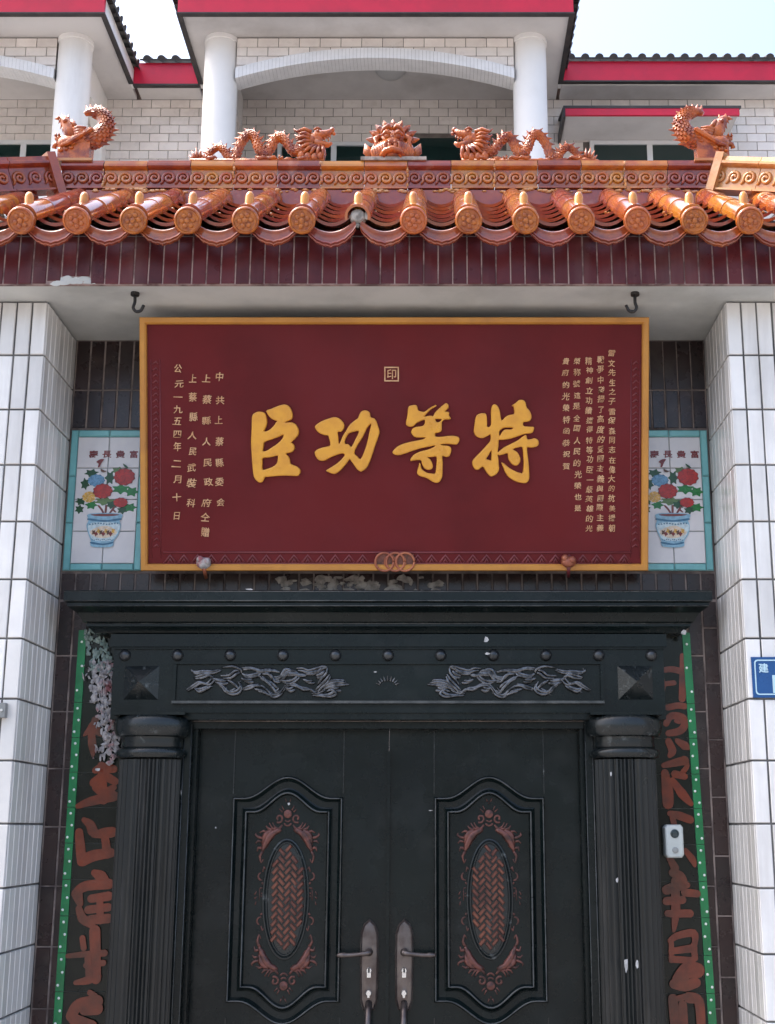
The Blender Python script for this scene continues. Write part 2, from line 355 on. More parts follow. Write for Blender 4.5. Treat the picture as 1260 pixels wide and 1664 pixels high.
for bi, (c0, c1, f0, f1) in enumerate(BAYS):
    for k_, cx in enumerate((c0, c1)):
        if cx < -6: continue
        part('column', MB().lathe([(.175, 0), (.172, 9.2), (.170, ZS-.05), (.182, ZS-.045), (.182, ZS-.001)], (cx, YA+.1, 0), n=40), 'house_white', H, smooth=30)
    m_, hw = (c0+c1)/2, (c1-c0)/2 - .165
    zi = lambda x, m_=m_, hw=hw: 8.995 + .232*(1-min(1, abs((x-m_)/hw))**2)
    # spandrel wall with an arched underside
    mb = MB(); n = 48; xs = [m_-hw + 2*hw*i/n for i in range(n+1)]
    mb.loft([[(x, YA+.02, zi(x)+.02), (x, YA+.02, ZS-.001), (x, YA+.17, ZS-.001), (x, YA+.17, zi(x)+.02)] for x in xs], True, True, True)
    sp = part('arch_wall', mb, 'house_grout', H)
    r_ = house_tiles(m_-hw, m_+hw, 8.9, ZS-.012, YA+.02, sp,
                     lambda a, b, z0, z1, zi=zi: (min(zi(a), zi(b)) + .05 < z0) or (float(max(zi(a), zi(b)) + .06) if z1 - max(zi(a), zi(b)) > .13 else False),
                     lambda a, z, bi=bi: bi == 1 or a > -5.2)
    rest.merge(r_)
    core = MB(); strips = MB(); ns_ = 76
    core.loft([[(x, YA-.024, zi(x)+.003), (x, YA-.024, zi(x)+.114), (x, YA+.19, zi(x)+.127), (x, YA+.19, zi(x)+.006)] for x in xs], True, True, True)
    part('arch_core', core, 'arch_grout', H)
    for i in range(ns_):
        a, b = m_-hw+2*hw*(i+.035)/ns_, m_-hw+2*hw*(i+.965)/ns_
        za, zb = zi(a), zi(b)
        strips.add([(a, YA-.027, za), (b, YA-.027, zb), (b, YA-.027, zb+.118), (a, YA-.027, za+.118),
                    (a, YA+.20, za), (b, YA+.20, zb), (b, YA+.20, zb+.118), (a, YA+.20, za+.118)],
                   [(0,1,2,3), (0,4,5,1), (1,5,6,2), (2,6,7,3), (3,7,4,0), (4,7,6,5)])
    part('arch_strips', strips, 'arch_white', H, kind='stuff')
    # side walls of the bay with their own arched opening
    for sx in ((c1,) if bi == 0 else (c0, c1)):
        ys = [YA+.25 + (YB-.02-YA-.25)*i/14 for i in range(15)]; ym = (ys[0]+ys[-1])/2; hy = (ys[-1]-ys[0])/2
        zy = lambda y: 8.85 + .30*math.sqrt(max(0, 1-((y-ym)/hy)**2*.98))
        mb = MB(); mb.loft([[(sx-.06, y, zy(y)), (sx-.06, y, ZS-.002), (sx+.06, y, ZS-.002), (sx+.06, y, zy(y))] for y in ys], True, True, True)
        mb.box(sx-.075, sx+.075, YA+.22, YA+.42, 6.2, 9.0); mb.box(sx-.075, sx+.075, YB-.16, YB-.012, 6.2, 9.0)
        part('side_arch', mb, 'house_white', H)
        if bi: part('recess_blocker', MB().box(sx-.05, sx+.05, YA+.26, YB-.165, 6.2, 9.2), 'house_tile', H)  # added to close the main bay's side arches and darken its recess
    # balcony floor and an unseen parapet raised to shade the recess
    part('balcony', MB().box(f0+.3, f1-.3, YA-.1, YB-.02, 6.0, 6.2).box(c0, c1, YA+.02, YA+.14, 6.2, 7.95), 'house_white', H)
    # soffit, fascias, roof
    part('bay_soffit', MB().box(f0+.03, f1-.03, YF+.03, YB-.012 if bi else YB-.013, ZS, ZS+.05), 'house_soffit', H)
    part('fascia', MB().box(f0, f1, YF-.02, YF+.028, ZS-.012, ZS+.30), 'fascia_pink', H)
    part('side_fascia', MB().box(f1-.028, f1, YF+.03, YG+.05, ZS-.010, ZS+.17), 'house_white', H)
    part('side_fascia', MB().box(f0, f0+.028, YF+.03, YG+.05, ZS-.010, ZS+.17), 'house_white', H)
    part('edge_trim', MB().box(f1-.04, f1+.012, YF+.032, YG-.062, ZS-.026, ZS-.0125).box(f0-.012, f0+.04, YF+.032, YG-.062, ZS-.030, ZS-.0125)
         .box(f0-.012, f1+.012, YF-.032, YF+.03, ZS-.028, ZS-.0135), 'roof_dark', H)
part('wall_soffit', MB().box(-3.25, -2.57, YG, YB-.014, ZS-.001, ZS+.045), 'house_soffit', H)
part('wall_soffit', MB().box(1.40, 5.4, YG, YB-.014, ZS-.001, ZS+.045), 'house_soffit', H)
part('fascia', MB().box(-3.27, -2.55, YG-.045, YG-.002, ZS-.014, ZS+.245), 'fascia_pink', H)
part('fascia', MB().box(1.40, 5.4, YG-.045, YG-.002, ZS+.03, ZS+.265), 'fascia_pink', H)
part('edge_trim', MB().box(-3.27, -2.55, YG-.06, YG, ZS-.035, ZS-.016).box(1.40, 5.4, YG-.055, YG, ZS+.012, ZS+.028), 'roof_dark', H)
part('tile', rest, 'house_tile', wall, kind='stuff')
def corrugated(name, p0, p1, slope, length, pitch=.155, r=.045, parent=H, hip=(0, 0)):
    """dark barrel-tile sheet: an eave line p0-p1 and a direction up the slope"""
    p0, p1, sl_ = Vector(p0), Vector(p1), Vector(slope).normalized(); e = (p1-p0); Ln = e.length; e.normalize(); nn = e.cross(sl_).normalized()
    if nn.z < 0: nn = -nn
    prof = []; k = int(Ln/pitch)
    for i in range(k):
        c = (i+.5)*pitch
        prof += [(c-pitch/2, 0), (c-r, 0)] + [(c - r*math.cos(math.pi*j/6), r*math.sin(math.pi*j/6)*.9) for j in range(1, 6)] + [(c+r, 0)]
    prof.append((Ln, 0))
    top = [[p0 + e*(a + (hip[0]*(1-a/Ln) - hip[1]*a/Ln)*s/length) + nn*h + sl_*s for a, h in prof] for s in (0, length)]
    bot = [[p0 + e*(a + (hip[0]*(1-a/Ln) - hip[1]*a/Ln)*s/length) - nn*.02 + sl_*s for a, h in prof] for s in (0, length)]
    mb = MB(); mb.loft([bot[0], top[0], top[1], bot[1]], False); return part(name, mb, 'roof_dark', parent)
for f0, f1 in ((-7.4, -3.275), (-2.545, 1.39)):
    corrugated('roof_tiles', (f0-.05, YF-.07, ZS+.31), (f1+.05, YF-.07, ZS+.31), (0, 1, .45), 1.7, hip=(1.55, 1.55))
    corrugated('roof_tiles', (f1+.07, YF-.02, ZS+.175), (f1+.07, YG+.3, ZS+.175), (-1, 0, .45), 1.0, hip=(.9, 0))
    corrugated('roof_tiles', (f0-.07, YF-.02, ZS+.175), (f0-.07, YG+.3, ZS+.175), (1, 0, .45), 1.0, hip=(.9, 0))
corrugated('roof_tiles', (-3.2, YG-.10, ZS+.262), (-2.6, YG-.10, ZS+.262), (0, 1, .45), 2.0)
corrugated('roof_tiles', (1.42, YG-.10, ZS+.282), (5.4, YG-.10, ZS+.282), (0, 1, .45), 2.6)
# windows
def window(x0, x1, z0, z1, mull):
    fr = MB(); t = .045
    fr.box(x0, x1, YB-.035, YB+.01, z1-t, z1).box(x0, x1, YB-.035, YB+.01, z0, z0+t)
    fr.box(x0, x0+t, YB-.034, YB+.009, z0+t, z1-t).box(x1-t, x1, YB-.034, YB+.009, z0+t, z1-t)
    for m_ in mull: fr.box(m_-.03, m_+.03, YB-.032, YB+.008, z0+t, z1-t)
    W = part('window', fr, 'window_white', H)
    e = [x0+t] + sorted(mull) + [x1-t]
    for a, b in zip(e, e[1:]): part('pane', MB().box(a+.012, b-.012, YB-.016, YB-.010, z0+t+.002, z1-t-.002), 'window_glass', W)
window(*WIN[0], [-4.52]); window(*WIN[1], [-1.1]); window(*WIN[3], [2.38])
X0, X1, Z0, Z1 = WIN[2]
bd = part('balcony_door', MB().box(X0, X1, YB-.006, YB-.002, Z0, Z1), 'window_glass', H)
# awning over the right-hand window
aw = MB(); aw.add([(1.38, 12.42, 9.075), (3.27, 12.42, 9.075), (3.27, 12.99, 9.25), (1.38, 12.99, 9.25), (1.38, 12.42, 9.045), (3.27, 12.42, 9.045), (3.27, 12.99, 9.22), (1.38, 12.99, 9.22)],
       [(0,1,2,3), (4,7,6,5), (0,4,5,1), (1,5,6,2), (2,6,7,3), (3,7,4,0)])
A = part('awning', aw, 'roof_dark', H)
part('awning_fascia', MB().box(1.40, 3.25, 12.425, 12.455, 8.965, 9.044), 'fascia_pink', A)
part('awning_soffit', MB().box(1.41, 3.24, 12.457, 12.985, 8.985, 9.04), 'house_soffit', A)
part('awning_bracket', MB().box(1.372, 1.398, 12.41, 12.985, 8.94, 9.043), 'roof_dark', A)
part('ceiling_lamp', MB().lathe([(.17, 0), (.17, -.02), (.155, -.06), (.11, -.10), (.04, -.12)], (-.46, 12.35, ZS-.001), n=24), 'lamp_glass', H, smooth=True)

# ================================================================== GATE columns and wall
YW, YC, ZP = 5.2, 4.78, 3.62
XL, XR = -1.517, 1.147
TWc, THc = .0605, .222
tf = tilemesh(TWc-.0072, THc-.0075, .009, 'white_tile', .0025)
for nm, xin, sgn, lab in (('gate_column', XL, -1, 'white tiled gate pillar with a small grey box, left of the doorway'),
                          ('gate_column', XR, 1, 'white tiled gate pillar carrying the blue number plate')):
    T = thing(nm, lab, 'pillar', (xin+sgn*.28, YC+.2, 0), 'white tiled gate pillars')
    d = .009; xo = xin + sgn*.60
    part('core', MB().box(min(xin, xo)+(d if sgn > 0 else 0), max(xin, xo)-(d if sgn < 0 else 0), YC+d, YW+.3, 0, ZP-.001), 'white_grout', T)
    ts = tilemesh(TWc-.0055, THc-.0075, .009, 'white_tile', .0025, '+x' if sgn < 0 else '-x')
    rows = int(ZP/THc)+1
    for r in range(rows):
        z = ZP - .004 - THc*(r+.5)
        if z < .1: continue
        for k in range(9):
            inst('tile', tf, (xin + sgn*(TWc*(k+.5)) + R.uniform(-.0006, .0006), YC+d+R.uniform(-.0008, .0008), z), T, rot=(R.uniform(-.006, .006), R.uniform(-.005, .005), R.uniform(-.012, .012)))
        for k in range(7):
            y = YC + d + .002 + (YW-YC-d-.004)/7*(k+.5)
            inst('tile', ts, (xin + sgn*d, y, z), T, rot=(R.uniform(-.004, .004), R.uniform(-.006, .006), R.uniform(-.012, .012)))
W = thing('gate_wall', 'dark brown tiled wall around the black double door', 'wall', (-.185, YW, 0))
DX0, DX1, DZ = -.985, .63, 2.03
part('core', MB().box(XL, DX0, YW+.0025, YW+.30, 0, ZP-.002).box(DX1, XR, YW+.0025, YW+.30, 0, ZP-.002).box(DX0, DX1, YW+.0025, YW+.30, DZ, ZP-.002), 'brown_grout', W)
tb = tilemesh(TWc-.007, THc-.006, .008, 'brown_tile', .002)
tb_s = tilemesh(TWc-.007, .085, .008, 'brown_tile', .002)
def wall_tiles(x0, x1, z0, z1, stag=False):
    n = max(1, round((x1-x0)/TWc)); w_ = (x1-x0)/n
    for k in range(n):
        z = z1 - (.11 if stag and k % 2 else 0); first = True
        if stag and k % 2: 
            inst('tile', tilemesh(w_-.007, .104, .008, 'brown_tile', .002), (x0+w_*(k+.5), YW+.008, z1-.055), W)
        while z > z0 + .06:
            zb = max(z0, z-THc); h = z-zb
            me = tb if abs(h-THc) < 1e-4 else tilemesh(w_-.007, h-.006, .008, 'brown_tile', .002)
            inst('tile', me, (x0+w_*(k+.5), YW+.008, (z+zb)/2), W); z = zb
wall_tiles(XL+.002, -1.15, 3.225, ZP-.003); wall_tiles(.80, XR-.002, 3.225, ZP-.003)
wall_tiles(XL+.002, XR-.002, 2.50, 2.612)
wall_tiles(XL+.002, XL+.124, .0, 2.496); wall_tiles(XR-.124, XR-.002, .0, 2.496, True)
# rough mortar patch where tiles have come off below the board
mb = MB()
def flake(mb, p, rx, rz, n=9, d=.003):
    c = [Vector(p) + Vector((rx*math.cos(2*math.pi*i/n)*R.uniform(.6, 1.15), 0, rz*math.sin(2*math.pi*i/n)*R.uniform(.6, 1.15))) for i in range(n)]
    t = [q + (Vector(p)-q)*.25 + Vector((0, -d*R.uniform(.5, 1.3), 0)) for q in c]; mb.loft([c, t], True, True)
for i in range(90):
    x = -.62 + .66*R.random(); flake(mb, (x, YW-.0002-.00004*i, 2.548+R.uniform(-.03, .045)), R.uniform(.010, .030), R.uniform(.006, .022))
part('mortar_patch', mb, 'mortar', W, kind='stuff')

# ================================================================== GATE ROOF
G = thing('gate_roof', 'glazed orange tile canopy roof over the gate with maroon tiled edge beam', 'roof', (-.185, 4.61, ZP))
YE = 4.618
RX0, RX1 = -2.25, 1.85
sof = MB()                                       # plaster slab, its underside the porch soffit
sof.box(RX0, RX1, YE+.012, 5.6, ZP, 3.83)
part('soffit', sof, 'plaster', G)
part('beam_core', MB().box(RX0, RX1, YE-.0072, YE+.011, ZP-.004, 3.84), 'plum_grout', G)
pitch = .0553; n = int((RX1-RX0)/pitch)
for k in range(n):
    x = RX0 + pitch*(k+.5); short = 0
    if -1.437 < x < -1.29: short = .03
    if -1.5 < x < -1.437: short = .012
    me = tilemesh(pitch-.0055, .222-short, .010, 'plum_tile', .002) if short or k < 2 else plum
    if not short: plum = me
    inst('tile', me, (x, YE, 3.842-(.222-short)/2-.002 + R.uniform(-.001, .001)), G, rot=(R.uniform(-.01, .01), 0, 0))
mb = MB()
for i in range(30): flake(mb, (R.uniform(-1.44, -1.29), YE-.0065-.00004*i, ZP+.010+R.uniform(-.010, .012)), R.uniform(.012, .03), R.uniform(.006, .014), d=.002)
part('exposed_mortar', mb, 'plaster', G, kind='stuff')
# roof frame: s up the slope, n away from it
A_ = math.atan2(4.268-3.836, .70); ca, sa = math.cos(A_), math.sin(A_); SLOPE = .70/ca
EY, EZ = 4.5, 3.836
def rf(x, s, n_): return Vector((x, EY + s*ca - n_*sa, EZ + s*sa + n_*ca))
part('roof_slab', MB().add([rf(RX0, .05, -.075), rf(RX1, .05, -.075), rf(1.25, SLOPE, -.06), rf(-1.67, SLOPE, -.06), (RX0, 5.65, 3.86), (RX1, 5.65, 3.86)],
     [(0, 1, 2, 3), (0, 3, 4), (1, 5, 2), (3, 2, 5, 4)]), 'mortar', G)
# pan tile: shallow trough, two thicknesses
PW = .092
def pan_mb(length, lift):
    mb = MB(); top, bot = [], []
    nx = 10
    rows = []
    for s, nn in ((0, lift), (0, lift-.013), (length, -.012), (length, 0)):
        rows.append([(PW*(2*i/nx-1), s, nn - .052*(1-(2*i/nx-1)**2)) for i in range(nx+1)])
    mb.loft([rows[0], rows[1], rows[2], rows[3], rows[0]], False); return mb
def toroof(mb, x=0): 
    q = MB(); q.v = [tuple(Vector((p[0], p[1]*ca - p[2]*sa, p[1]*sa + p[2]*ca))) for p in mb.v]; q.f = mb.f; return q
pan_me = mesh('pan_tile', toroof(pan_mb(.19, .043)), 'glaze', 40)
pan_long = mesh('pan_tile', toroof(pan_mb(.30, .016)), 'glaze', 40)
def barrel_mb(r0, r1, length, th=.010):
    mb = MB(); n_ = 12; rows = []
    for s, r in ((0, r0-th), (0, r0), (.012, r0+.001), (length, r1), (length, r1-th)):
        rows.append([(-r*math.cos(math.pi*(i/n_*1.16-.08)), s, r*math.sin(math.pi*(i/n_*1.16-.08))) for i in range(n_+1)])
    mb.loft(rows, False); return mb
barrel_me = mesh('barrel_tile', toroof(barrel_mb(.0485, .0455, .27)), 'glaze_amber', 40)
barrel_red = mesh('barrel_tile', toroof(barrel_mb(.0485, .0455, .27)), 'glaze', 40)
cap = MB(); cap.lathe([(.046, -.03), (.050, -.012), (.0515, .010), (.049, .016), (.0435, .018), (.041, .0125), (.038, .011), (.0, .012)], (0, 0, 0), (0, -1, 0), 24)
cap.lathe([(.010, .010), (.009, .019), (.003, .022)], (0, 0, 0), (0, -1, 0), 10)
for k in range(6):
    a = k*math.pi/3 + .5; cap.ball((.021*math.cos(a), -.0125, .021*math.sin(a)), .0098, 8, 5, (1, .5, 1))
for k in range(9):
    a = k*math.pi/4.5; cap.ball((.034*math.cos(a), -.0105, .034*math.sin(a)), .0038, 6, 4, (1, .6, 1))
cap_me = mesh('end_cap', cap, 'glaze_cap', 50)
nail = MB().lathe([(.017, -.014), (.0175, .030), (.015, .042), (.009, .051), (.002, .054)], (0, 0, 0), n=14); mat('glaze_nail', (.62, .26, .035), (.50, .16, .025), rough=.22, scale=20, rnd=.15, coat=.4); nail_me = mesh('tile_nail', nail, 'glaze_nail', 50)
# drip tile: hanging fan between two caps
dr = MB(); nx = 22; rows = []
def drow(t, out):
    r = []
    for i in range(nx+1):
        q = 2*i/nx-1; x = q*.094
        zt = .012 - .050*(1-q*q); zb = -.032 - .062*(1-abs(q)**2.5) - .0050*abs(math.cos(q*math.pi*3.5))*(1-.3*abs(q)) - .004*max(0, 1-abs(q)*5)
        z = zt*(1-t) + zb*t
        r.append((x, -.018 - .004*t - out, z))
    return r
for t, o_ in ((0, -.012), (0, .0), (.08, .004), (.22, .0), (.62, -.003), (.70, .006), (.80, .007), (.86, .001), (.93, .006), (1, .004), (1, -.010)): rows.append(drow(t, o_))
dr.loft(rows + [rows[0]], False); drip_me = mesh('drip_tile', dr, 'glaze', 45)
PX = .2098; x00 = -1.545
for i in range(-3, 17):
    x = x00 + PX*i + R.uniform(-.004, .004)
    smax = SLOPE if -1.63 < x < 1.21 else SLOPE - (abs(x+.21)-1.42)/ca*1.0
    k = 0; s = 0.0; broken = (i == 6)
    while s < smax - .04:
        inst('barrel_tile', barrel_red if R.random() < (.62 if x < -.5 else .22) else barrel_me, rf(x, s, .004), G, rot=(0, 0, R.uniform(-.015, .015))); s += .255; k += 1
        if k > 3: break
    if not broken: inst('end_cap', cap_me, rf(x, -.036, -.006), G, rot=(Matrix.Rotation(A_ - .12 + R.uniform(-.05, .05), 3, 'X') @ Matrix.Rotation(R.uniform(-1.5, 1.5), 3, 'Y')).to_euler())
    else:
        mb = MB(); p = rf(x, .02, 0)
        mb.lathe([(.030, -.02), (.030, .012), (.024, .022), (.004, .026)], p, (0, -1, 0), 9); mb.ball(p+Vector((.035, -.012, .002)), .013, 7, 5, (.8, .6, 1.4)); mb.ball(p+Vector((0, -.006, -.036)), .010, 7, 5)
        part('mortar_plug', mb, 'mortar', G, label='bare grey mortar plug where one round end cap is missing')
    inst('tile_nail', nail_me, rf(x, .075, .043), G, rot=(R.uniform(-.06, .06), R.uniform(-.08, .08), 0))
    xm = x + PX/2
    inst('drip_tile', drip_me, rf(xm, .012, -.022) + Vector((0, 0, R.uniform(-.004, .004))), G, rot=(R.uniform(-.05, .03), R.uniform(-.03, .03), R.uniform(-.03, .03)))
    sm = SLOPE if -1.62 < xm < 1.20 else SLOPE - (abs(xm+.21)-1.41)/ca
    s = .035; k = 0
    while s < sm - .05 and k < 8:
        inst('pan_tile', pan_me, rf(xm, s, -.012 + .004*k), G, rot=(R.uniform(-.015, .015), 0, R.uniform(-.01, .01))); s += .118 if k < 5 else .15; k += 1
# mortar squeezed out along the barrel tiles
mb = MB()
for i in range(-2, 16):
    for _ in range(5):
        sd_ = R.choice((-1, 1)); p = rf(x00 + PX*i + sd_*.056, R.uniform(.25, .78), -.020)
        for _ in range(4): mb.ball(p + Vector((R.uniform(-.012, .012), R.uniform(-.02, .02), R.uniform(-.006, .008))), R.uniform(.004, .009), 6, 4, (1, 1.6, .7))
part('mortar_smears', mb, 'sunlit_hip_and_mortar', G, kind='stuff')
# ridge: pieces with a moulded top and running scrolls
RX_L, RX_R, ZR = -1.63, 1.213, 4.308
prof_r = [(.037, 0), (.037, .007), (.018, .012), (.018, .094), (.034, .099), (.042, .104), (.042, .114), (.034, .119), (.031, .134), (.0, .140)]
def ridge_piece(L_):
    mb = MB(); full = [(-d, z) for d, z in prof_r] + [(d, z) for d, z in prof_r[::-1][1:]]
    mb.loft([[(x, d, z) for d, z in full] for x in (-L_/2+.0015, L_/2-.0015)], True, True, True); return mb
def scroll_mb(r=.0295):
    pts = []
    for i in range(23):
        t = i/22; a = math.radians(205 - 560*t); rr = r*(1-t*.80)
        pts.append((rr*math.cos(a), -.0225, rr*math.sin(a)))
    lead = [(-r*1.22, -.0225, -r*.95), (-r*1.0, -.0225, -r*.66)]
    mb = MB().tube(lead + pts, [.004, .006] + [.0076]*15 + [.0068]*8, 6, 1.0, (0, 1, 0)); return mb
scr_me = {m: mesh('scroll', scroll_mb(), m, True) for m in ('glaze', 'glaze_amber', 'sunlit_hip_and_mortar')}
SL_ = .0632
pieces = 15; pl = (RX_R-RX_L)/pieces; rid_me = {m: mesh('ridge_tile', ridge_piece(pl), m, 40) for m in ('glaze', 'glaze_amber')}
for i in range(pieces):
    xc = RX_L + pl*(i+.5); m_ = 'glaze_amber' if i in (1, 3, 4, 6, 7, 9, 10, 12, 13) else 'glaze'
    o = inst('ridge_tile', rid_me[m_], (xc, YW, ZR + R.uniform(-.002, .002)), G, rot=(0, 0, R.uniform(-.006, .006))); ORG[o.name] = Vector((xc, YW, ZR))
    for k in (-1, 0, 1): 
        c = bpy.data.objects.new('scroll', scr_me[m_]); link(c, o); c.location = (k*SL_, 0, .0535)
    if i in (0, 3, 5, 7, 9, 12):
        xm = RX_L + pl*(i+1); mj = MB(); [mj.ball((xm+R.uniform(-.003, .003), YW-.030-R.uniform(0, .010), ZR+R.uniform(.0, .125)), R.uniform(.004, .010), 6, 4, (.7, .8, 1.3)) for _ in range(7)]; part('joint_mortar', mj, 'sunlit_hip_and_mortar', G, kind='stuff')
# hips: from the ridge ends down to the eave corners, coming towards the street
def hip(x0, sg, m_):
    a = Vector((x0, YW, ZR)); b = Vector((x0+sg*.80, EY-.02, EZ+.045)); d = b-a; L_ = d.length; npc = 5; pl_ = L_/npc
    yaw = math.atan2(d.y, d.x); pit = math.asin(d.z/L_)
    rm = Matrix.Rotation(yaw, 4, 'Z') @ Matrix.Rotation(-pit, 4, 'Y')
    if sg < 0: rm = rm @ Matrix.Rotation(math.pi, 4, 'Z')
    mb = ridge_piece(pl_); q = MB(); q.v = [(p[0], p[1]*1.15, p[2]*1.12) for p in mb.v]; q.f = mb.f
    me = mesh('hip_tile', q, m_, 40)
    for i in range(npc):
        o = inst('hip_tile', me, a + d*((i+.5)/npc), G, rot=rm.to_euler())
        for k in (-1, 0, 1):
            c = bpy.data.objects.new('scroll', scr_me[m_]); link(c, o); c.location = (k*pl_/3.05, -.002, .060)
    end = MB().box(-.02, .02, -.05, .05, -.02, .165); e = bpy.data.objects.new('hip_end', mesh('hip_end', end, m_)); link(e, G)
    e.location = a + d*.02 - ORG[G.name]; e.rotation_euler = (rm @ Matrix.Rotation(.25*sg*0, 4, 'Y')).to_euler()
hip(RX_L, -1, 'glaze'); hip(RX_R, 1, 'sunlit_hip_and_mortar')  # right hip's paler colour has the sunlight on it painted in
part('ridge_base', MB().box(RX_L-.02, RX_R+.02, YW-.030, YW+.05, ZR-.20, ZR-.006), 'glaze', G)
mb = MB()
for i in range(150): mb.ball((R.uniform(RX_L, RX_R), YW-.032, ZR-.006+R.uniform(-.012, .004)), R.uniform(.004, .012), 6, 4, (1.7, .7, .6))
part('ridge_mortar', mb, 'sunlit_hip_and_mortar', G, kind='stuff')

# ------------------------------------------------------------------ ridge figures
ZT = ZR + .138
def dragon(loc, flip, label):
    """a crawling dragon drawn facing +x, in metres, its feet on z = 0"""
    T = thing('ridge_dragon', label, 'statue', loc, 'crawling dragons on the ridge')
    kx, kz = .000535, .00058
    def q(x, y, d=0): return Vector((flip*(x-610)*kx, d, (440-y)*kz))
    W0 = Vector(loc)
    def pt(name, mb, m='glaze_figure', par=T, sm=True):
        r = MB(); r.v = [tuple(Vector(p) + W0) for p in mb.v]; r.f = mb.f; return part(name, r, m, par, sm)
    path = [(55,425,0),(130,400,.004),(180,340,.006),(240,305,0),(290,340,-.006),(335,405,-.006),(385,395,0),(410,300,.006),(450,225,.004),(500,195,0),(545,235,-.006),(575,320,-.01),(620,375,-.006),(665,320,.004),(700,240,.006),(745,215,0),(800,265,-.006),(865,350,-.01),(920,340,-.006),(975,280,0),(1030,240,0)]
    P3 = smooth_loop([q(*p) for p in path], 4, False); n = len(P3)
    rad = [(.010 + .0095*min(1, i/n*2.4)) if i/n < .85 else .0195+.012*(i/n-.85)/.15 for i in range(n)]
    body = MB().tube(P3, rad, 10)
    for i in range(2, n-4):
        t = (P3[i+1]-P3[i-1]).normalized(); o = Vector((-t.z, 0, t.x))
        for k in range(7):
            a = math.pi*2*(k + .5*(i % 2))/7; dv = o*math.cos(a) + Vector((0, 1, 0))*math.sin(a)
            body.cone(P3[i] + dv*rad[i]*.93 + t*.006, P3[i] + dv*rad[i]*1.03 - t*.008, .0062, 5)
    b = pt('body', body, sm=45)
    sp = MB()
    for i in range(3, n-8, 2):
        t = (P3[i+1]-P3[i-1]).normalized(); o = Vector((-t.z*flip, 0, t.x*flip))
        if o.z < -.25: continue
        base = P3[i] + o*rad[i]*.8; sp.cone(base, base + o*.024 - t*.012, .0095, 5)
    pt('spines', sp, sm=False)
    base = MB()
    for x in range(30, 1120, 62): base.ball(q(x+R.uniform(-15, 15), 425+R.uniform(-8, 6), R.uniform(-.008, .008)), R.uniform(.018, .026), 9, 6, (1.1, .9, .62))
    base.box(min(q(20,0).x, q(1120,0).x), max(q(20,0).x, q(1120,0).x), -.024, .024, 0, .010)
    for x in (150, 560, 640, 900): base.tube([q(x, 400, -.012), q(x+30, 420, -.022), q(x+75, 412, -.026), q(x+95, 424, -.026)], [.010, .011, .008, .003], 7)
    for x in (160, 380, 620, 760): base.tube([q(x+18*math.cos(a/3)*(1-a/18), 405+22*math.sin(a/3)*(1-a/18), -.025) for a in range(15)], .0045, 6)
    pt('cloud_base', base)
    tail = MB()
    for (x, y, X, Y) in ((60,410,20,330),(75,405,55,305),(95,400,95,310),(50,420,0,370),(45,425,5,420)): tail.cone(q(x, y), q(X, Y), .011, 6, (0, -.004, 0))
    pt('tail_fin', tail)
    hd = MB(); hd.ball(q(1035, 240), .034, 12, 8, (1.15, .8, .95))
    hd.tube([q(1040,215), q(1100,205), q(1145,190), q(1180,160)], [.030, .024, .019, .010], 9, .85)      # upper jaw
    hd.tube([q(1040,270), q(1100,285), q(1150,285), q(1178,268)], [.028, .019, .013, .007], 9, .85)      # lower jaw
    hd.ball(q(1178, 158), .012, 8, 6); hd.ball(q(1192, 190), .009, 8, 6)
    for x, y in ((1120, 235), (1145, 232), (1165, 222)): hd.cone(q(x, y, -.012), q(x+4, y+26, -.012), .005, 5)
    for x, y in ((1120, 268), (1150, 262)): hd.cone(q(x, y, -.010), q(x+2, y-22, -.010), .004, 5)
    h = pt('head', hd)
    ey = MB(); ey.ball(q(1062, 190, -.024), .0085, 9, 6); ey.tube([q(1030, 180, -.024), q(1060, 165, -.026), q(1095, 178, -.022)], [.005, .007, .003], 6); pt('eye', ey, 'glaze_figure', h)
    hn = MB()
    for d in (-.014, .014): hn.tube([q(1010, 190, d), q(950, 170, d*1.4), q(890, 195, d*1.6), q(862, 175, d*1.8)], [.010, .009, .007, .003], 7)
    pt('horn', hn, 'glaze_figure', h)
    mn = MB()
    for (x, y, X, Y) in ((1000,230,900,215),(1000,250,880,255),(1005,275,900,300),(1020,295,905,350),(1040,305,930,395),(1060,310,990,410),(1080,315,1050,420),(1105,310,1110,420)):
        for d in (-.020, -.008, .010): mn.tube([q(x, y, d), q((x+X)/2+6, (y+Y)/2-12, d*1.4), q(X, Y, d*1.3)], [.010, .010, .0025], 6)
    for x, y in ((930, 390), (985, 400), (1040, 405), (1085, 395)): mn.ball(q(x, y, -.014), .022, 9, 6, (.9, .9, 1.1))
    pt('mane', mn, 'glaze_figure', h)
    return T
dragon(at(427, 262, YW) + Vector((0, 0, ZT-at(427, 262, YW).z)), 1, 'crawling orange glazed dragon on the ridge, facing right towards the middle')
dragon(at(851, 262, YW) + Vector((0, 0, ZT-at(851, 262, YW).z)), -1, 'crawling orange glazed dragon on the ridge, facing left towards the middle')

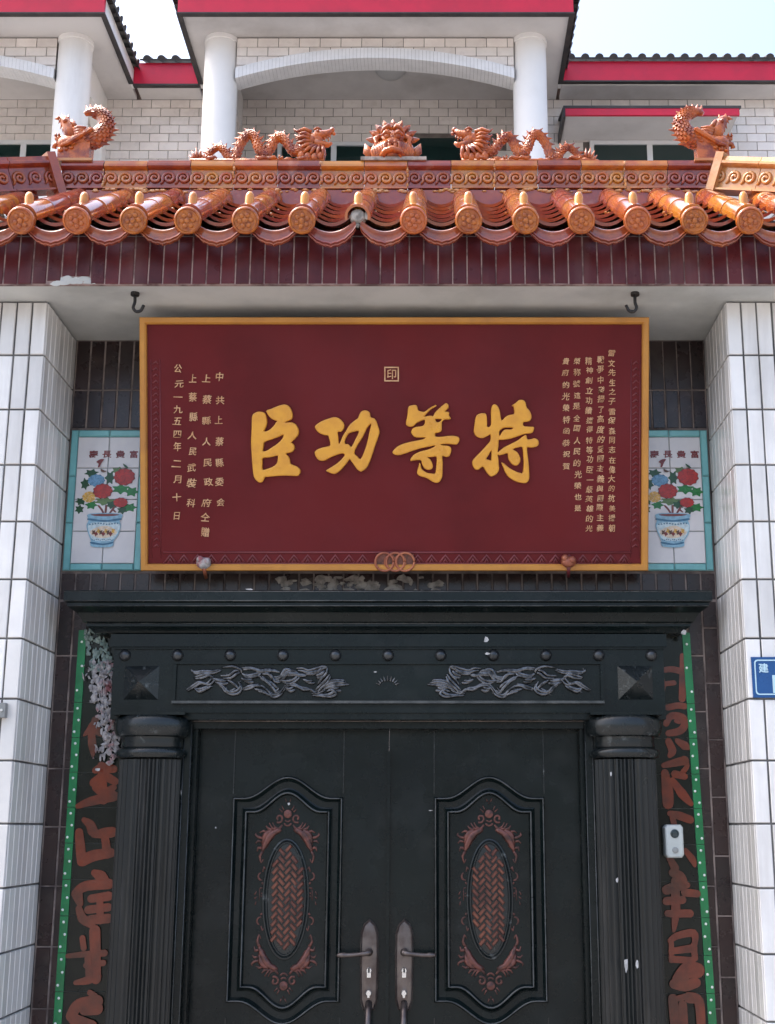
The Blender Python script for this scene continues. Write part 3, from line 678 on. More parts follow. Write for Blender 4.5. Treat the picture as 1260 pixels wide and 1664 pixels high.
def dragon_face(loc):
    T = thing('dragon_mask_statue', 'orange glazed dragon head facing the street in the middle of the ridge', 'statue', loc)
    k = .000262
    W0 = Vector(loc)
    def q(x, y, d=0): return Vector(((x-575)*k, d, (800-y)*k*1.07)) + W0
    hd = MB(); hd.ball(q(590, 430, .02), .080, 18, 10, (.92, .62, .86)); hd.ball(q(590, 640, .012), .085, 18, 8, (1.12, .68, .62))
    hd.ball(q(590, 520, -.038), .030, 12, 8, (1.25, .8, .8)); hd.ball(q(545, 545, -.055), .010, 8, 6); hd.ball(q(635, 545, -.055), .010, 8, 6)
    hd.tube([q(400, 740, -.030), q(480, 690, -.052), q(590, 670, -.060), q(700, 690, -.052), q(785, 740, -.030)], [.012, .014, .015, .014, .012], 8)
    head = part('head', hd, 'glaze_figure', T, True)
    br = MB()
    for s in (-1, 1):
        X = lambda x: 590 + s*(x-590)
        br.tube([q(X(600), 300, -.036), q(X(660), 250, -.048), q(X(730), 290, -.044), q(X(790), 360, -.03)], [.007, .012, .010, .005], 8)
        br.tube([q(X(620), 400, -.05), q(X(690), 370, -.054), q(X(770), 400, -.04)], [.008, .013, .006], 8)
        br.ball(q(X(680), 430, -.046), .0135, 10, 7)
        for j in range(6):
            x = 690 + j*42; br.tube([q(X(x-10), 490+j*8, -.046+j*.006), q(X(x+26), 590+j*10, -.050+j*.007), q(X(x+10), 700, -.046+j*.007), q(X(x+45), 785, -.036+j*.006)], [.009, .012, .011, .004], 7)
        br.tube([q(X(800), 380, -.02), q(X(880), 420, -.018), q(X(850), 500, -.02), q(X(900), 560, -.02)], [.013, .014, .012, .006], 8)
        for j in range(3): br.ball(q(X(640+j*50), 600, -.055+j*.008), .012, 8, 5, (.8, .6, 1.5))
    part('brow_and_mane', br, 'glaze_figure', head, True)
    for s in (-1, 1):
        X = lambda x: 590 + s*(x-590)
        part('ear', MB().tube([q(X(930), 690, 0), q(X(1010), 600, -.004), q(X(1060), 465, 0)], [.020, .024, .002], 7, .5, (0, 1, 0)), 'glaze_figure', T, True)
    cr = MB()
    for i in range(9):
        a = math.radians(8 + 164*i/8); b = q(590+300*math.cos(a)*.92, 450-270*math.sin(a), .0); t = q(590+455*math.cos(a), 450-405*math.sin(a), -.004)
        cr.tube([b, (b+t)/2, t], [.016, .014, .002], 6)
    part('crest_spikes', cr, 'glaze_figure', T)
    part('plinth', MB().box(*sorted((q(60, 0).x, q(1160, 0).x)), YW-.040, YW+.040, W0.z-.006, W0.z+.010), 'mortar', T)
dragon_face(Vector((at(637, 250, YW).x, YW, ZT+.002)))

def beast(loc, flip, label, m_='glaze_figure'):
    """ridge-end dragon-fish: gaping head on one side, curled tail on the other (drawn facing -x)"""
    T = thing('ridge_end_beast', label, 'statue', loc, 'ridge end beasts'); W0 = Vector(loc); k = .000285
    def q(x, y, d=0): return Vector((flip*(x-520)*k, d, (1130-y)*k*1.05)) + W0
    bl = MB(); bl.loft([[q(260, 1130, -.035), q(740, 1130, -.035), q(740, 1130, .035), q(260, 1130, .035)], [q(255, 900, -.033), q(760, 700, -.033), q(760, 700, .033), q(255, 900, .033)]], True, True, True)
    part('block', bl, m_, T)
    bd = MB()
    bd.tube([q(330, 860), q(480, 800), q(650, 760), q(800, 720), q(900, 620), q(950, 500), q(920, 390), q(840, 310), q(740, 280), q(650, 290), q(600, 320)],
            [.034, .040, .041, .039, .036, .033, .029, .026, .022, .017, .010], 12)
    for j in range(5): bd.tube([q(300+j*70, 900-j*30, -.038), q(420+j*60, 880-j*40, -.046), q(560+j*50, 780-j*32, -.044), q(700+j*20, 660-j*8, -.038)], [.006, .012, .012, .004], 7)
    cl = smooth_loop([q(650, 760), q(800, 720), q(900, 620), q(950, 500), q(920, 390), q(840, 310), q(740, 280)], 4, False); nc = len(cl)
    for i in range(1, nc-1):
        t = (cl[i+1]-cl[i-1]).normalized(); o = Vector((-t.z, 0, t.x)); r_c = .041 - .019*i/nc
        for kk in range(9):
            a = math.pi*2*(kk + .5*(i % 2))/9; dv = o*math.cos(a) + Vector((0, 1, 0))*math.sin(a)
            bd.cone(cl[i] + dv*r_c*.93 - t*.008, cl[i] + dv*r_c*1.06 + t*.010, .011, 5)
    body = part('body', bd, m_, T, 45)
    sp = MB()
    for (x, y, X, Y) in ((650,270,630,195),(700,255,690,185),(760,250,770,180),(820,265,850,195),(880,300,930,240),(930,350,1000,290),(965,420,1050,380),(985,500,1075,470),(985,580,1120,570),(960,650,1085,650),(900,720,1060,725),(860,790,1000,790)):
        sp.cone(q(x, y), q(X+(X-800)*.12, Y+(Y-520)*.10), .015, 6)
    part('tail_fins', sp, m_, body)
    hd = MB()
    hd.tube([q(470, 720), q(400, 600), q(350, 500), q(290, 420), q(240, 380)], [.034, .034, .030, .024, .016], 10, 1.0)     # raised upper jaw
    hd.tube([q(460, 760), q(350, 740), q(260, 720), q(170, 720)], [.030, .022, .016, .009], 9)                               # lower jaw
    hd.tube([q(240, 800), q(180, 820), q(160, 860), q(200, 880)], [.014, .012, .010, .004], 7)
    hd.ball(q(400, 820, -.012), .040, 10, 7, (1.3, .9, .8))
    head = part('head', hd, m_, T, True)
    dt = MB()
    for (x, y, X, Y) in ((270,400,255,330),(350,440,365,340),(225,400,150,420),(440,520,470,450),(480,580,530,560),(440,480,430,420)): dt.cone(q(x, y, -.008), q(X, Y, -.010), .012, 6)
    dt.tube([q(420, 460, -.02), q(480, 540, -.026), q(540, 590, -.02)], [.006, .010, .003], 6)
    dt.ball(q(330, 480, -.026), .012, 9, 6)
    for (x, y, X, Y) in ((250,430,215,500),(280,500,250,590),(300,560,290,640),(240,700,235,640),(190,705,190,640)): dt.cone(q(x, y, -.014), q(X, Y, -.012), .0075, 5)
    for j in range(4): dt.tube([q(480+j*12, 620+j*40, -.03), q(560+j*20, 615+j*42, -.038), q(680, 600+j*40, -.034)], [.010, .012, .004], 6)
    for j in range(3): dt.tube([q(300+j*80+26*math.cos(a/3)*(1-a/18), 960-j*20+30*math.sin(a/3)*(1-a/18), -.037) for a in range(15)], .006, 6)
    part('mane_and_teeth', dt, m_, head, True)
    part('bedding', MB().box(*sorted((q(180, 0).x, q(800, 0).x)), YW-.046, YW+.046, W0.z-.008, W0.z+.004), 'sunlit_hip_and_mortar', T)
beast(Vector((at(124, 262, YW).x, YW, ZT-.002)), 1, 'orange glazed ridge-end beast facing left, tail curled up, on the left ridge end')
beast(Vector((at(1155, 252, YW).x, YW, ZT-.002)), -1, 'orange glazed ridge-end beast facing right, spiny curled tail, on the right ridge end')

# ceiling hooks
for (u, flip, lab) in ((220, 1, 'black iron hook in the porch ceiling above the left end of the board'), (1032, -1, 'black iron hook in the porch ceiling above the right end of the board')):
    p = Vector((at(u, 474, 4.70).x, 4.70, ZP)); T = thing('ceiling_hook', lab, 'hook', p, 'hooks in the porch ceiling')
    part('plate', MB().lathe([(.017, -.012), (.017, .0)], p, n=12), 'black_iron', T)
    part('hook', MB().tube([p+Vector(a) for a in smooth_loop([(0, 0, -.010), (flip*.001, 0, -.04), (flip*-.004, 0, -.062), (flip*.008, 0, -.078), (flip*.026, 0, -.074), (flip*.036, 0, -.052)], 4, False)], .0062, 8), 'black_iron', T, True)

# ================================================================== NAME BOARD (leans forward over the door)
LEAN = .26/.972; US = Vector((0, -.26, .972)).normalized(); NS = Vector((0, -US.z, US.y)); SB = Vector((0, 5.11, 2.605))
def S(x, s, n_=0): return Vector((x, 0, 0)) + SB + US*s + NS*n_
def onboard(u, v):
    a, b = (u-CX)/F, (CY-v)/F; d = (a, _c-b*_s, _s+b*_c); t = (SB.y + LEAN*(SB.z-EYE))/(d[1] + LEAN*d[2])
    return (d[0]*t, (EYE + d[2]*t - SB.z)/US.z)
BX0, BX1, BH = -1.163, .852, 1.004
B = thing('name_board', 'large maroon honour board with four gold characters hung above the door', 'sign', (-.156, 5.11, 2.605))
def sbox(x0, x1, s0, s1, n0, n1):
    return MB().add([S(x, s, n_) for n_ in (n0, n1) for s in (s0, s1) for x in (x0, x1)], [(0,1,3,2), (4,6,7,5), (0,4,5,1), (1,5,7,3), (3,7,6,2), (2,6,4,0)])
panel = part('panel', sbox(BX0+.01, BX1-.01, .01, BH-.01, 0, .028), 'board_maroon', B)
def frame_loop(i, n_): return [S(BX0+i, i, n_), S(BX1-i, i, n_), S(BX1-i, BH-i, n_), S(BX0+i, BH-i, n_)]
part('frame', MB().loft([frame_loop(0, -.002), frame_loop(0, .040), frame_loop(.004, .046), frame_loop(.020, .046), frame_loop(.026, .040), frame_loop(.028, .0285)]), 'gold_frame', B)
ST = lambda p, dn=.0285: S(p[0], p[1], p[2] + dn)
CH = {
 'chen': ((400, 640, 10.4), [[(125,400),(160,340),(230,310),(310,318),(350,350),(372,420),(380,500),(352,585),(330,640),(400,625),(480,560),(528,490),(545,470),(480,445),(420,400),(385,345),(365,295),(450,260),(560,215),(650,190),(710,195),(760,235),(795,300),(808,370),(795,430),(750,460),(690,490),(740,488),(800,490),(860,525),(900,590),(912,650),(895,710),(850,765),(790,825),(820,855),(842,905),(825,960),(780,995),(700,1015),(735,1060),(760,1110),(772,1180),(820,1205),(880,1230),(930,1275),(940,1315),(920,1365),(880,1392),(780,1388),(640,1385),(500,1395),(400,1405),(345,1410),(320,1460),(290,1495),(255,1500),(215,1480),(170,1430),(150,1370),(135,1250),(120,1050),(110,850),(118,600)],
   [(310,970),(322,880),(340,820),(450,780),(560,740),(645,700),(650,720),(630,765),(560,840),(450,915),(380,960)], [(303,1280),(302,1180),(310,1090),(420,1080),(545,1050),(560,1065),(555,1130),(530,1190),(470,1235),(380,1268)]]),
 'gong': ((505, 640, 10.4), [[(90,570),(110,530),(200,470),(300,430),(400,402),(470,410),(530,450),(575,510),(580,570),(560,620),(520,650),(475,652),(480,720),(487,800),(497,848),(520,800),(560,710),(610,630),(650,560),(690,510),(760,455),(805,425),(830,370),(860,315),(910,288),(970,295),(1010,330),(1025,400),(1080,420),(1120,470),(1150,560),(1175,650),(1150,740),(1100,880),(1060,1010),(1020,1120),(980,1210),(940,1270),(870,1315),(840,1310),(790,1270),(740,1200),(690,1130),(668,1112),(620,1180),(560,1250),(500,1310),(430,1355),(380,1350),(310,1325),(275,1295),(380,1230),(480,1160),(550,1090),(588,1035),(540,1012),(420,1050),(320,1095),(240,1135),(170,1130),(120,1090),(90,1030),(85,990),(120,950),(200,915),(290,895),(338,882),(345,850),(335,790),(310,715),(250,705),(180,680),(120,630)],
   [(600,850),(595,790),(650,685),(720,655),(818,635),(805,700),(770,770),(725,860),(698,900),(665,870),(640,852)], [(750,1000),(800,880),(870,770),(920,680),(960,590),(1015,525),(1030,535),(1005,640),(980,760),(950,880),(910,990),(870,1085),(840,1100),(800,1060)]]),
 'deng': ((630, 640, 9.692), [[(330,220),(380,190),(450,185),(475,220),(490,270),(560,290),(600,280),(650,240),(720,200),(775,190),(740,220),(680,260),(620,320),(585,365),(640,355),(690,350),(715,360),(750,300),(810,240),(880,180),(920,155),(960,185),(955,235),(910,285),(965,295),(970,350),(995,390),(980,410),(870,425),(855,520),(850,590),(800,620),(755,625),(760,675),(850,680),(960,665),(1060,668),(1120,690),(1130,740),(1100,795),(1060,805),(960,795),(850,800),(870,815),(960,825),(1000,860),(1000,920),(970,985),(920,1000),(865,985),(870,1080),(868,1200),(860,1310),(820,1385),(760,1405),(700,1380),(620,1330),(520,1300),(470,1260),(470,1210),(490,1150),(510,1085),(525,1130),(545,1190),(620,1240),(700,1255),(750,1250),(765,1150),(770,1000),(700,1000),(640,1005),(680,1040),(710,1110),(715,1160),(680,1195),(630,1200),(580,1170),(545,1110),(530,1055),(480,1045),(410,1055),(365,1060),(370,1020),(420,960),(520,910),(640,880),(720,845),(745,820),(640,840),(500,870),(350,920),(220,965),(130,965),(85,935),(100,890),(180,820),(300,775),(430,745),(560,720),(590,695),(480,695),(430,685),(385,640),(375,600),(400,555),(450,525),(540,515),(580,490),(588,440),(570,420),(480,455),(450,480),(400,520),(350,525),(300,500),(295,440),(315,350)],
   [(755,410),(800,405),(858,412),(810,450),(772,450)]]),
 'te': ((760, 640, 10.4), [[(130,410),(170,355),(240,335),(300,345),(320,400),(325,480),(330,565),(385,540),(390,430),(390,290),(410,210),(450,185),(500,215),(535,290),(550,380),(570,455),(620,410),(680,370),(770,350),(780,300),(765,225),(735,210),(800,165),(860,115),(930,115),(970,160),(990,240),(1040,300),(1070,380),(1055,450),(1000,480),(935,490),(940,550),(1030,560),(1110,570),(1100,640),(1060,675),(960,685),(850,720),(720,765),(600,785),(530,785),(520,810),(515,900),(503,985),(540,960),(620,900),(740,840),(850,780),(930,720),(980,700),(1000,770),(1060,770),(1120,755),(1180,790),(1190,850),(1150,900),(1060,915),(1000,910),(1000,1000),(1020,1150),(1030,1300),(1030,1440),(990,1500),(920,1510),(800,1480),(690,1410),(630,1330),(590,1240),(560,1160),(610,1180),(680,1240),(780,1300),(880,1335),(920,1330),(935,1200),(930,1050),(915,915),(850,910),(762,940),(830,990),(880,1080),(880,1150),(840,1205),(790,1215),(730,1180),(680,1100),(665,1012),(600,1030),(530,1045),(505,1035),(515,1100),(520,1200),(525,1280),(490,1350),(430,1390),(380,1395),(330,1350),(285,1280),(255,1235),(210,1260),(180,1285),(130,1280),(85,1220),(75,1150),(110,1090),(200,1000),(300,890),(375,800),(380,700),(330,720),(260,755),(190,750),(130,710),(100,640),(110,540)],
   [(535,715),(570,660),(625,608),(720,608),(755,582),(650,577),(600,584),(558,612),(530,645)], [(312,1103),(350,1040),(393,975),(393,1110),(385,1126),(335,1110)]])}
for nm, ((u0, v0, k), cons) in CH.items():
    cs = []
    for c in cons: cs.append(smooth_loop([(*onboard(u0+x/k, v0+y/k), 0) for x, y in c], 3))
    mb = filled(cs, .007, .0055); mb.v = [tuple(ST(p, .034)) for p in mb.v]
    part('character', mb, 'gold_letter', B, 30)
# small inscriptions, one part per column
def column(chars, tops, m_, size, ext=.045, off=.008):
    mb = MB()
    for ch, (u, v) in zip(chars, tops):
        x, s = onboard(u, v); gm = glyph(ch, ext, off); a = R.uniform(-.09, .09); sx = size*R.uniform(.88, 1.06); sy = size*R.uniform(.88, 1.08); sh = R.uniform(-.05, .18)
        ca_, sa_ = math.cos(a), math.sin(a)
        mb.add([ST((x + (p[0]+sh*p[1])*sx*ca_ - p[1]*sy*sa_, s + p[1]*sy*ca_ + p[0]*sx*sa_, p[2]*.05), .0295) for p in [(v_[0]+.045*noise.noise(Vector((v_[0]*4+u, v_[1]*4, v))), v_[1]+.045*noise.noise(Vector((v_[0]*4, v_[1]*4+v, u))), v_[2]) for v_ in gm.v]], gm.f)
    return part('inscription', mb, m_, B, kind='stuff')
def col_px(chars, u0, u1, v0, v1): 
    n = len(chars); return [(u0+(u1-u0)*i/(n-1)+R.uniform(-.8, .8), v0+(v1-v0)*i/(n-1)+R.uniform(-1, 1)) for i in range(n)]
left = [('中共上蔡縣委会', [(359,613),(360,651),(358,683),(359,718),(359,752),(359,783),(361,816)]),
        ('上蔡縣人民政府仝贈', [(338,616),(339,650),(338,684),(338,718),(340,752),(341,783),(338,817),(336,840),(336,864)]),
        ('上蔡縣人民武裝科', [(316,616),(316,646),(317,678),(315,708),(316,734),(314,760),(314,785),(313,817)]),
        ('公元一九五四年二月十日', [(292,600),(294,625),(292,646),(292,666),(291,685),(291,706),(291,726),(290,754),(291,779),(290,808),(290,838)])]
for ch, px in left: column(ch, px, 'gold_small', .037)
right = [('雷文先生之子雷保森同志在偉大的抗美援朝', 993, 993, 575, 857), ('戰爭中發揚了高度的愛國主義與國際主義', 975, 974, 586, 857),
         ('精神創立功績獲得特等功臣一級英雄的光', 956, 957, 587, 859), ('榮称號這是全国人民的光榮也是', 936, 938, 588, 825), ('貴府的光榮特函恭祝賀', 918, 920, 588, 758)]
for ch, u0, u1, v0, v1 in right: column(ch, col_px(ch, u0, u1, v0, v1), 'gold_small', .0295)
# seal
x, s = onboard(637, 609); mb = MB(); q_ = .029
mb.loft([[ST((x+a*k_, s+b*k_, h_), .0285) for a, b in ((-1,-1),(1,-1),(1,1),(-1,1))] for k_, h_ in ((q_, 0), (q_, .004), (q_-.005, .004), (q_-.005, 0))])
part('seal', mb, 'gold_small', B)
mb = MB(); gm = glyph('印', .045, .01); mb.add([ST((x+p[0]*.042, s+p[1]*.042, p[2]*.05), .0295) for p in gm.v], gm.f); part('seal_character', mb, 'gold_small', B)
# embossed borders
em = MB()
xa, sa0 = onboard(268, 915); xb, sb0 = onboard(1024, 897); _, sa1 = onboard(268, 897); _, sbm = onboard(640, 917)
for s_ in (sa1, onboard(268, 915)[1]): em.tube([S(xa, s_, .030), S(xb, s_, .030)], .0035, 6)
s0_, s1_ = onboard(640, 914)[1], onboard(640, 899)[1]; n = 34
for i in range(n):
    x0, x1 = xa+(xb-xa)*i/n, xa+(xb-xa)*(i+1)/n
    if abs((x0+x1)/2 - onboard(642, 900)[0]) < .09: continue
    em.tube([S(x0+.004, s0_, .029), S((x0+x1)/2, s1_-.006, .0295), S(x1-.004, s0_, .029)], .0048, 6)
    em.tube([S(x0+.020, s0_, .029), S((x0+x1)/2, s0_+.017, .0295), S(x1-.020, s0_, .029)], .0042, 6)
for u in (256, 1031):
    x, _ = onboard(u, 700)
    for i in range(30):
        v = 590 + i*10.2; s = onboard(u, v)[1]
        em.tube([S(x-.012, s-.008, .0285), S(x+.002, s+.004, .030), S(x+.010, s-.006, .0285)], .003, 5)
    for dx in (-.018, .018): em.tube([S(x+dx, onboard(u, 585)[1], .0285), S(x+dx, onboard(u, 905)[1], .0285)], .002, 5)
part('embossed_border', em, 'board_emboss', B, True)
x, s = onboard(642, 912); mb = MB()
for dx, r in ((-.040, .036), (.003, .036), (.042, .036)):
    mb.tube([S(x+dx+r*math.cos(a*.2618), s+r*math.sin(a*.2618), .046) for a in range(25)], .0052, 7)
mb.tube([S(x-.018+.022*math.cos(a*.2618), s+.028*math.sin(a*.2618), .044) for a in range(25)], .003, 6)
mb.tube([S(x+.022+.022*math.cos(a*.2618), s+.028*math.sin(a*.2618), .044) for a in range(25)], .003, 6)
em_ = part('ring_emblem', mb, 'copper_ring', B, True)
part('emblem_back', sbox(x-.074, x+.076, s-.03, s+.03, .030, .0405), 'copper_relief', B)
for (u, v, m_, lab) in ((335, 914, 'copper_ring', 'pinkish knotted bracket under the left part of the maroon board'), (922, 912, 'board_emboss', 'small dark red bracket under the right part of the maroon board')):
    x, s = onboard(u, v); p = S(x, s, .05); T = thing('board_bracket', lab, 'bracket', p, 'brackets holding the board')
    mb = MB().ball(p, .026, 10, 7, (1.15, .7, .9)).ball(p+Vector((-.014, -.006, .014)), .015, 8, 6).ball(p+Vector((.014, -.008, .006)), .016, 8, 6)
    part('knot', mb, 'paper' if u < 600 else 'copper_ring', T, True)
    part('peg', MB().tube([p+Vector((0, .0, -.015)), p+Vector((.003, .05, -.05))], [.009, .007], 8), m_, T, True)

# ================================================================== TILE MURALS
def mural(x0, x1, lab, grp):
    z0, z1 = 2.619, 3.216; cxm = (x0+x1)/2; T = thing('tile_mural', lab, 'tile picture', (cxm, YW, z0), grp); fw = .030; y0 = YW - .004
    part('backing', MB().box(x0, x1, y0+.0005, YW+.007, z0, z1), 'mural_grout', T)
    nseg = 3; hh = (z1-z0)/nseg
    for xs in (x0+fw/2, x1-fw/2):
        for k in range(nseg): inst('border_tile', tilemesh(fw-.002, hh-.003, .010, 'mural_teal', .004), (xs, y0, z0+hh*(k+.5)), T)
    for zs in (z0+fw/2, z1-fw/2):
        wseg = (x1-x0-2*fw)/2
        for k in range(2): inst('border_tile', tilemesh(wseg-.003, fw-.002, .010, 'mural_teal', .004), (x0+fw+wseg*(k+.5), y0, zs), T)
    wt, ht = (x1-x0-2*fw)/2, (z1-z0-2*fw)/4; mt = tilemesh(wt-.0035, ht-.0035, .006, 'mural_white', .0015)
    for i in range(2):
        for j in range(4): inst('tile', mt, (x0+fw+wt*(i+.5), y0, z0+fw+ht*(j+.5)), T)
    # flat glaze picture; drawing unit: pixels of the enlarged photograph about the axis
    kx, kz = .000366, .000372; yb = y0 - .0062; lay = [0]
    def q(x, y): return (cxm + (x-530)*kx, z0 + (1640-y)*kz)
    def shape(name, m_, pts, sm=True):
        lay[0] += 1; c = [(*q(*p), 0) for p in pts]; c = smooth_loop(c, 4) if sm else [Vector(p) for p in c]
        mb = filled([c], .000008); yy = yb - .000025*lay[0]; mb.v = [(p[0], yy - p[2], p[1]) for p in mb.v]; part(name, mb, m_, T)
    def blob(cx, cy, rx, ry, n, j, ph=0): return [(cx+rx*(1+j*(1 if i % 2 else -1))*math.cos(ph+2*math.pi*i/n), cy+ry*(1+j*(1 if i % 2 else -1))*math.sin(ph+2*math.pi*i/n)) for i in range(n)]
    for (cx, cy, rx, ry, m_, ph) in ((350,535,70,40,'dkgreen',.3),(285,660,45,60,'dkgreen',.8),(650,510,70,40,'olive',.2),(560,590,50,70,'dkgreen',.5),(690,720,90,50,'green',0),(815,750,70,50,'green',.6),
                                     (250,860,55,40,'dkgreen',.4),(240,950,45,45,'dkgreen',.1),(370,900,60,45,'green',.6),(520,860,110,40,'olive',.2),(800,930,75,45,'green',.5),(720,960,50,40,'dkgreen',.9),(600,900,60,40,'dkgreen',.2)):
        shape('leaf', 'print_'+m_, blob(cx, cy, rx, ry, 12, .22, ph))
    for pts in ([(440,910),(480,960),(510,1010),(530,1010),(500,950),(460,905)], [(530,910),(525,1000),(545,1000),(550,910)], [(620,920),(570,1000),(590,1000),(640,930)], [(600,950),(640,985),(655,980),(615,940)]): shape('stem', 'print_stem', pts)
    def flower(cx, cy, rx, ry, m1, m2, ph=0):
        shape('flower', 'print_'+m2, blob(cx, cy, rx, ry, 22, .05, ph))
        for k, n_, rr in ((.66, 9, .36), (.40, 6, .32), (.14, 3, .24)):
            for i in range(n_):
                a = ph + k*9 + i*2*math.pi/n_; shape('petal', 'print_'+m1, blob(cx+rx*k*math.cos(a), cy+ry*k*math.sin(a), rx*rr*(.8+.3*((i*7) % 3)/2), ry*rr*.86, 9, .07, a))
                shape('petal_line', 'print_'+m2, arc(cx+rx*k*1.05*math.cos(a), cy+ry*k*1.05*math.sin(a), rx*rr*.75, rx*rr*.75, math.degrees(a)-150, math.degrees(a)-30, 5) + arc(cx+rx*k*1.05*math.cos(a), cy+ry*k*1.05*math.sin(a), rx*rr*.64, rx*rr*.64, math.degrees(a)-30, math.degrees(a)-150, 5))
    flower(410, 620, 95, 70, 'blue', 'navy', .3); flower(340, 810, 75, 65, 'yellow', 'cream', .1)
    flower(725, 580, 118, 98, 'red', 'darkred', .5); flower(490, 745, 108, 85, 'red', 'darkred', .9); flower(700, 875, 80, 55, 'red', 'crimson', .2)
    shape('bud', 'print_darkred', [(400,410),(440,380),(485,380),(460,420),(440,465),(420,470),(425,430)]); shape('bud', 'print_brown', [(455,490),(500,510),(525,515),(490,530),(460,520)]); shape('bud', 'print_dkgreen', [(700,430),(740,450),(765,480),(730,475)])
    shape('vase', 'print_blue2', [(345,1010),(530,995),(720,1010),(715,1060),(700,1075),(718,1140),(700,1230),(650,1310),(640,1370),(530,1385),(400,1370),(395,1310),(360,1230),(335,1140),(355,1075)])
    shape('vase_shade', 'print_pale', [(360,1120),(530,1100),(700,1120),(690,1220),(630,1300),(530,1310),(420,1300),(370,1220)])
    shape('vase_band', 'print_navy', [(355,1055),(530,1075),(705,1055),(702,1078),(530,1095),(358,1078)]); shape('vase_mouth', 'print_stem', [(380,1012),(530,1003),(690,1012),(640,1028),(530,1034),(420,1028)])
    shape('vase_band', 'print_navy', [(400,1320),(530,1340),(635,1320),(635,1340),(530,1358),(400,1342)])
    shape('vase_panel', 'print_cream', [(375,1210),(450,1160),(540,1140),(620,1160),(680,1215),(620,1260),(530,1280),(440,1265)])
    for i in range(11): shape('vase_motif', 'print_navy', blob(372+i*31, 1118+6*math.cos(i), 11, 9, 8, .3, i)); shape('vase_motif', 'print_navy', blob(410+i*22, 1298+4*math.sin(i*2), 8, 7, 8, .3, i))
    for i in range(9): shape('vase_motif', 'print_'+('brown', 'darkred', 'yellow')[i % 3], blob(420+i*27, 1215+18*math.sin(i*2.1), 20, 26, 8, .25, i))
    for k, ch in enumerate('壽長貴富'):
        gm = glyph(ch, .02, .03); u_, v_ = q(360+k*152, 318); part('lettering', MB().add([(u_+p[0]*.038, yb-.0001-p[2]*.005, v_+p[1]*.033) for p in gm.v], gm.f), 'print_darkred', T)
mural(-1.509, -1.189, 'tile picture of a peony vase with turquoise border, left of the maroon board', 'vase tile pictures')
mural(.819, 1.139, 'tile picture of a peony vase with turquoise border, right of the maroon board', 'vase tile pictures')

# ================================================================== COUPLET PANELS beside the door
def couplet(sg, lab, top, bot, joints, strokes):
    """top / bot: photo positions of the outer edge of the green border"""
    Y = YW - .004; a, b = at(*top, Y), at(*bot, Y)
    a = a + (a-b)*.02; b = b + (b-a)*.9
    T = thing('couplet_panel', lab, 'couplet', (a.x, YW, .25), 'couplets beside the door'); gw = .031
    def edge(z, off): t = (a.z-z)/(a.z-b.z); return a.x + (b.x-a.x)*t - sg*off
    def slab(z0, z1, o0, o1, d0, d1): 
        q = [(edge(z, o), z) for z, o in ((z0, o0), (z0, o1), (z1, o1), (z1, o0))]
        return MB().add([(x, Y-d, z) for d in (d0, d1) for x, z in q], [(0,1,2,3), (4,7,6,5), (0,4,5,1), (1,5,6,2), (2,6,7,3), (3,7,4,0)])
    part('backing', slab(.3, a.z, .002, .20, -.010, .001), 'couplet_grout', T)
    zs = [at(600, v, Y).z for v in joints]; st = (zs[0]-zs[-1])/(len(zs)-1)
    zs = [a.z] + [z for z in zs if z < a.z-.02]
    while zs[-1] > .45: zs.append(zs[-1]-st)
    for z1, z0 in zip(zs, zs[1:]):
        part('tile', slab(z0+.0015, z1-.0015, gw+.002, .198, .001, .007), 'couplet_black', T)
        part('border_tile', slab(z0+.001, z1-.001, 0, gw, .001, .012), 'couplet_green', T)
        n = 3
        for k in range(n):
            z = z0 + (z1-z0)*(k+.5)/n; o = (.008, .022, .015)[k % 3]; part('bead', MB().ball((edge(z, o), Y-.013, z), .0052, 8, 5, (1, .6, 1)), 'couplet_dot', T, True)
    dn = .0075
    for name, sts in strokes:
        mb = MB()
        for pts, wid in sts:
            dn += .00035; P3 = [at(u, v, Y) for u, v in pts]
            poly = stroke([(p.x, p.z) for p in P3], [w_*.00252 for w_ in wid]); f = filled([poly], .001); mb.add([(p[0], Y-dn-p[2]*.3, p[1]) for p in f.v], f.f)
        part(name, mb, 'couplet_red', T)
